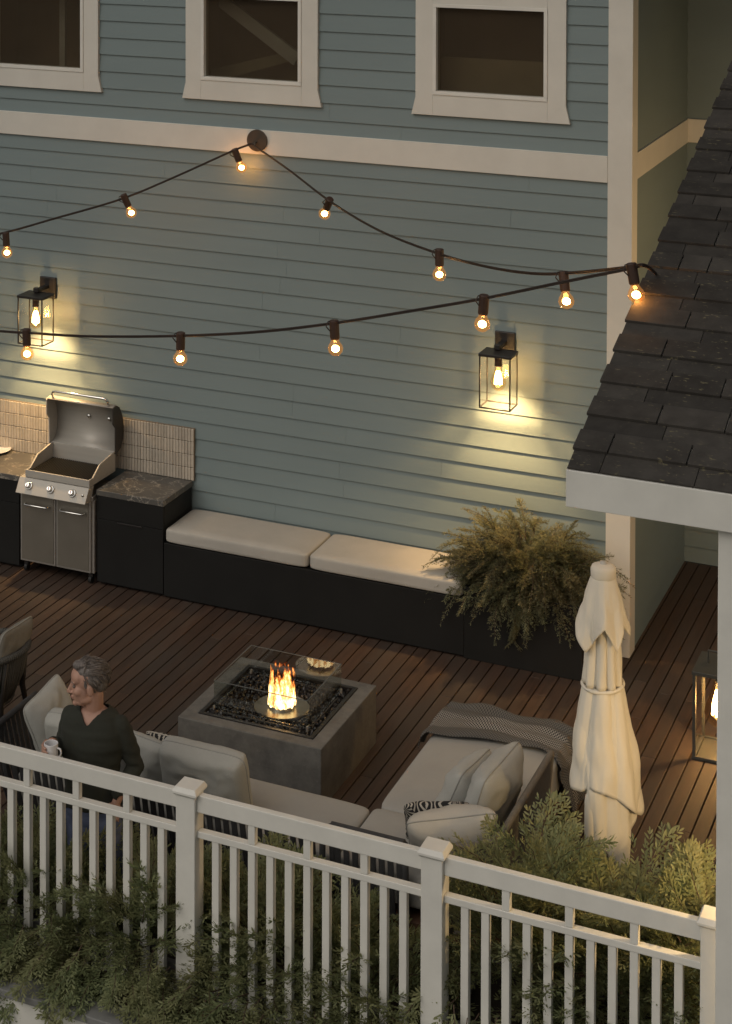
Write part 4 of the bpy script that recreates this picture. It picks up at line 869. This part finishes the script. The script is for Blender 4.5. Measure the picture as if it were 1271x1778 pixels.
# juniper in the black planter: fine, arching, one long trailing branch
rs = random.Random(5); sp = []
for _ in range(680):
    a = rs.uniform(0, 2 * PI); e = rs.uniform(-.15, 1.2); v = Vector((math.cos(a) * math.cos(e), math.sin(a) * math.cos(e), math.sin(e))); k = rs.uniform(.15, .85)
    p = Vector((-4.06 + v.x * .58 * k, 14.46 + v.y * .26 * k, .58 + v.z * .44 * k))
    sp.append((tuple(p), tuple(Vector((v.x * 1.2, v.y - .25, v.z * .75 + .22 - .40 * k * (e < .4))) + Vector((rs.gauss(0, .25), rs.gauss(0, .2), rs.gauss(0, .22)))), rs.uniform(.55, 1.0)))
for i in range(7):
    u = i / 6; p = Vector((-4.03 - .01 * i, 14.24 - .07 * u, .62 - .26 * u)); 
    for j in range(3): sp.append((tuple(p), (rs.uniform(-.5, .5), -.25, -1), .5))
for bx, by, bz, dx, dz in ((-4.5, 14.35, .72, -1, .25), (-4.45, 14.4, .85, -1, .5), (-4.55, 14.3, .62, -1, -.1), (-3.6, 14.4, .85, 1, .6), (-3.55, 14.35, .7, 1, .2), (-3.5, 14.3, .6, 1, -.4), (-3.42, 14.3, .48, .6, -1), (-4.3, 14.45, .95, -.4, 1), (-4.0, 14.45, 1.0, .1, 1), (-3.75, 14.45, .95, .3, 1)):
    for j in range(2): sp.append(((bx + .05 * j * dx, by - .02 * j, bz + .03 * j * dz), (dx + rs.uniform(-.3, .3), -.2, dz + rs.uniform(-.2, .3)), .85))
shrub('planter_juniper', 'wispy juniper overflowing the black planter under the wall lantern', (-4.03, 14.5, .5), sp, FINE, LEAFB, None)

# ---------------------------------------------------------------- the man
pr = thing('person', 'man in a dark v neck sweater and jeans holding a mug at the railing', 'person', (-5.375, 9.73, 0))
BC = Vector((-5.375, 9.735, 0)); lat = Vector((.99, .12, 0)).normalized(); fw = Vector((.12, -.99, 0)).normalized()
def Wd(l, f, z): return BC + lat * l + fw * f + Vector((0, 0, z))
def torso(mb, secs, grow=0):
    mb.loft([[Wd((hw + grow) * math.cos(a) * (1), fo + (hd + grow) * math.sin(a) * (1 if math.sin(a) < 0 else .95), z) for a in [2 * PI * k / 28 for k in range(28)]] for hw, hd, z, fo in secs])
SEC = [(.15, .105, .62, 0), (.165, .12, .72, 0), (.16, .118, .80, .005), (.155, .112, .90, .01), (.165, .115, 1.0, .012), (.182, .12, 1.10, .012), (.186, .115, 1.19, .005), (.172, .10, 1.25, -.005), (.135, .082, 1.285, -.012), (.085, .068, 1.305, -.015), (.062, .062, 1.32, -.01)]
SHR, ELR, WRR = Vector((-5.528, 9.735, 1.225)), Vector((-5.575, 9.72, 1.03)), Vector((-5.555, 9.555, 1.135))
SHL, ELL, WRL = Wd(.172, -.01, 1.225), Vector((-5.13, 9.82, .97)), Vector((-5.175, 9.69, .84))
MUG = Vector((-5.512, 9.475, 1.132))
def limb(mb, pts, r, n=14):
    P2, r2 = [], []
    for i in range(len(pts) - 1):
        for k in range(6): u = k / 6; P2.append(Vector(pts[i]).lerp(Vector(pts[i + 1]), u)); r2.append(r[i] * (1 - u) + r[i + 1] * u)
    mb.tube(P2 + [pts[-1]], r2 + [r[-1]], n)
    for p, q in zip(pts, r): mb.ell(p, (q * .98,) * 3, 12, 8)
HC = Vector((-5.395, 9.715, 1.455)); hf = Vector((-.86, -.51, -.06)).normalized(); hs_ = Vector((0, 0, 1)).cross(hf).normalized(); hu = hf.cross(hs_); HR = Matrix((hf, hs_, hu)).transposed(); HS = 1.06
def Hd(x, y, z): return HC + HR @ (Vector((x, y, z)) * HS)
bd = MB()
def he(c, r): bd.ell(Hd(*c), tuple(q * HS for q in r), 18, 12, HR)
torso(bd, [(a - .012, b - .012, z, f) for a, b, z, f in SEC])
limb(bd, [Hd(-.028, 0, -.05), Wd(0, -.01, 1.30), Wd(0, -.005, 1.24)], [.058, .060, .075])
he((-.012, 0, .038), (.098, .076, .090)); he((.034, 0, -.03), (.060, .060, .085)); he((.040, 0, -.085), (.046, .046, .032)); he((.078, 0, -.099), (.017, .021, .017)); he((.080, 0, .028), (.016, .048, .012)); he((.05, 0, .05), (.045, .062, .05))
bd.tube([Hd(.087, 0, .022), Hd(.101, 0, -.008), Hd(.112, 0, -.030)], [.008 * HS, .0105 * HS, .0125 * HS], 10); he((.111, 0, -.031), (.0125, .012, .011)); he((.099, .011, -.034), (.010, .008, .008)); he((.099, -.011, -.034), (.010, .008, .008))
he((.090, 0, -.057), (.011, .021, .007)); he((.088, 0, -.069), (.011, .019, .008))
for s in (1, -1): he((.058, s * .042, -.022), (.028, .020, .026)); he((-.008, s * .076, -.010), (.019, .009, .032)); he((.02, s * .045, -.07), (.035, .014, .022))
limb(bd, [SHR, ELR, WRR], [.05, .04, .029]); limb(bd, [SHL, ELL, WRL], [.05, .04, .029])
# right hand round the mug, left hand at the pocket
bd.ell(MUG + Vector((-.054, .030, .0)), (.018, .034, .042), 12, 10); limb(bd, [WRR, MUG + Vector((-.054, .045, .0))], [.027, .024])
def fing(pts, r): limb(bd, [Vector(p) for p in pts], r, 8)
for k, (dz, ln, r) in enumerate(((.034, 88, .0085), (.012, 98, .009), (-.010, 92, .0087), (-.031, 74, .0075))):
    fing([MUG + Vector((.051 * math.cos(R(175 + ln * u)), .051 * math.sin(R(175 + ln * u)), dz - .004 * u)) for u in (0, .35, .7, 1)], [r, r, r * .92, r * .75])
fing([MUG + Vector((.055 * math.cos(R(a)), .055 * math.sin(R(a)), z)) for a, z in ((150, -.005), (128, .018), (102, .03))], [.011, .0105, .008])
hp = WRL + Vector((-.012, -.022, -.062)); bd.ell(hp, (.036, .017, .042), 12, 10); limb(bd, [WRL, hp + Vector((0, 0, .02))], [.028, .026])
for k in range(4):
    q = hp + Vector((-.028 + .018 * k, -.004, -.034)); fing([q, q + Vector((-.004, -.010, -.026)), q + Vector((-.006, .002, -.046 + .004 * abs(k - 1.5)))], [.0085, .008, .0065])
fing([hp + Vector((-.034, -.008, .014)), hp + Vector((-.05, -.018, -.012)), hp + Vector((-.05, -.018, -.034))], [.011, .0095, .0075])
HIP = {1: Wd(.085, 0, .70), -1: Wd(-.085, 0, .70)}; KN = {1: Vector((-5.235, 9.70, .40)), -1: Vector((-5.44, 9.70, .40))}; AN = {1: Vector((-5.21, 9.73, .09)), -1: Vector((-5.47, 9.75, .09))}
for s in (1, -1): limb(bd, [HIP[s], KN[s], AN[s]], [.075, .050, .036])
body_ob = remesh(bd, 'body', SKIN, pr, .0046, 3)
for s in (1, -1):
    e = MB().ell(Hd(.0795, s * .031, .006), (.0105 * HS,) * 3, 12, 8).build('eye', EYEM, pr, smooth=True)
    MB().tube([Hd(.092, s * .014, .026), Hd(.093, s * .030, .032), Hd(.080, s * .048, .027)], [.0025, .003, .002], 6).build('eyebrow', HAIR, pr, smooth=True)
MB().tube([Hd(.0985, -.017, -.064), Hd(.1015, 0, -.062), Hd(.0985, .017, -.064)], [.002, .0035, .002], 6).build('mouth', LIP, pr, smooth=True)
hb = MB()
def hh(c, r): hb.ell(Hd(*c), tuple(q * HS for q in r), 16, 12, HR)
hh((-.020, 0, .078), (.092, .074, .057)); hh((-.058, 0, .025), (.057, .073, .074))
for s in (1, -1): hh((-.032, s * .048, .038), (.056, .032, .048)); hh((.012, s * .058, .03), (.018, .016, .034))
hh((.050, 0, .112), (.032, .046, .022)); hh((.03, .01, .122), (.045, .042, .020))
hair_ob = remesh(hb, 'hair', HAIR, pr, .0036, 2); hb = MB()
rs = random.Random(3)
for _ in range(1500):
    v = Vector((rs.gauss(0, 1), rs.gauss(0, 1), rs.gauss(.5, 1))).normalized()
    if v.x > .45 and v.z < .70: continue
    if v.x > .1 and v.z < .05: continue
    p = Vector((-.015 + v.x * .096, v.y * .078, .048 + v.z * .090)) * rs.uniform(.97, 1.03); d = Vector((-.75, v.y * .2, -.15 if v.z < .5 else .05)) if v.x < .3 else Vector((-.25, rs.uniform(-.4, .4), .8))
    if v.z < .3: d = Vector((-.45, 0, -.7))
    t_ = d - v * d.dot(v) * .8; t_.normalize(); l = rs.uniform(.03, .055)
    hb.tube([Hd(*p), Hd(*(p + t_ * l * .5 + v * .005)), Hd(*(p + t_ * l + v * rs.uniform(-.002, .003)))], [.0021, .0018, .0005], 4)
hb.build('hair_strands', HAIRS, hair_ob, smooth=True)
def trim_edge(me, it=8):
    """even out the cut edge of a cloth mesh"""
    b = bmesh.new(); b.from_mesh(me)
    for _ in range(it):
        nw = {}
        for v in b.verts:
            nb = [e.other_vert(v).co for e in v.link_edges if e.is_boundary]
            if len(nb) == 2: nw[v] = v.co * .4 + (nb[0] + nb[1]) * .3
        for v, c in nw.items(): v.co = c
    b.to_mesh(me); b.free()
def cloth(mb, name, mat, vox, it, amp, cut=None):
    ob = remesh(mb, name, mat, pr, vox, it); me = ob.data; off = pr.location
    for v in me.vertices:
        p = v.co + off; k = noise.noise(p * 9) * amp * .8 + noise.noise(Vector((p.x * 7 + p.z * 5, p.y * 7, p.z * 22))) * amp * 1.1; v.co += v.normal * k
    if cut:
        b = bmesh.new(); b.from_mesh(me); bmesh.ops.delete(b, geom=[f for f in b.faces if cut(f.calc_center_median() + off)], context='FACES'); b.to_mesh(me); b.free(); trim_edge(me)
        me.polygons.foreach_set('use_smooth', [True] * len(me.polygons))
    s = ob.modifiers.new('thickness', 'SOLIDIFY'); s.thickness = .005; return ob
sw = MB(); torso(sw, [(a + .012, b + .012, z, f) for a, b, z, f in SEC if z > .7])
limb(sw, [SHR, ELR, WRR + (WRR - ELR) * -.05], [.060, .053, .040]); limb(sw, [SHL, ELL, WRL + Vector((0, 0, .01))], [.060, .053, .041])
def vcut(p):
    d = p - BC; l = d.dot(lat); f = d.dot(fw)
    return (p.z > 1.315) or (f > .02 and p.z > 1.235 + abs(l) * 1.15 and abs(l) < .075) or (abs(l) < .068 and p.z > 1.30) or ((p - WRR).length < .042) or (p.z < .735 and abs(l) < .13) or ((p - WRL).length < .036)
cloth(sw, 'sweater', SWEAT, .0075, 3, .0085, vcut)
jn = MB(); torso(jn, [(.158, .115, .60, 0), (.17, .125, .70, 0), (.165, .12, .79, 0)])
for s in (1, -1): limb(jn, [HIP[s], KN[s], AN[s]], [.092, .070, .058])
cloth(jn, 'jeans', JEAN, .009, 2, .006, lambda p: p.z > .775 or p.z < .06)
for s in (1, -1):
    sh = MB(); c = AN[s]; sh.ell(c + Vector((.02, -.06, -.045)), (.048, .13, .042), 16, 10).ell(c + Vector((.005, 0, -.02)), (.045, .055, .06), 14, 10); remesh(sh, 'shoe', BLACKM, pr, .008, 2)
mg = thing('mug', 'white mug held by the man above the rail', 'mug', tuple(MUG))
MB().lathe([(.001, -.045), (.036, -.045), (.040, -.04), (.042, .045), (.0395, .047), (.037, .045), (.036, -.038), (.001, -.04)], MUG, 32).build('cup', CERAMIC, mg, smooth=False)
MB().tube([MUG + Vector((.040, 0, .025)), MUG + Vector((.062, .0, .022)), MUG + Vector((.068, 0, 0)), MUG + Vector((.06, 0, -.022)), MUG + Vector((.039, 0, -.028))], .0055, 8).build('handle', CERAMIC, mg, smooth=True)
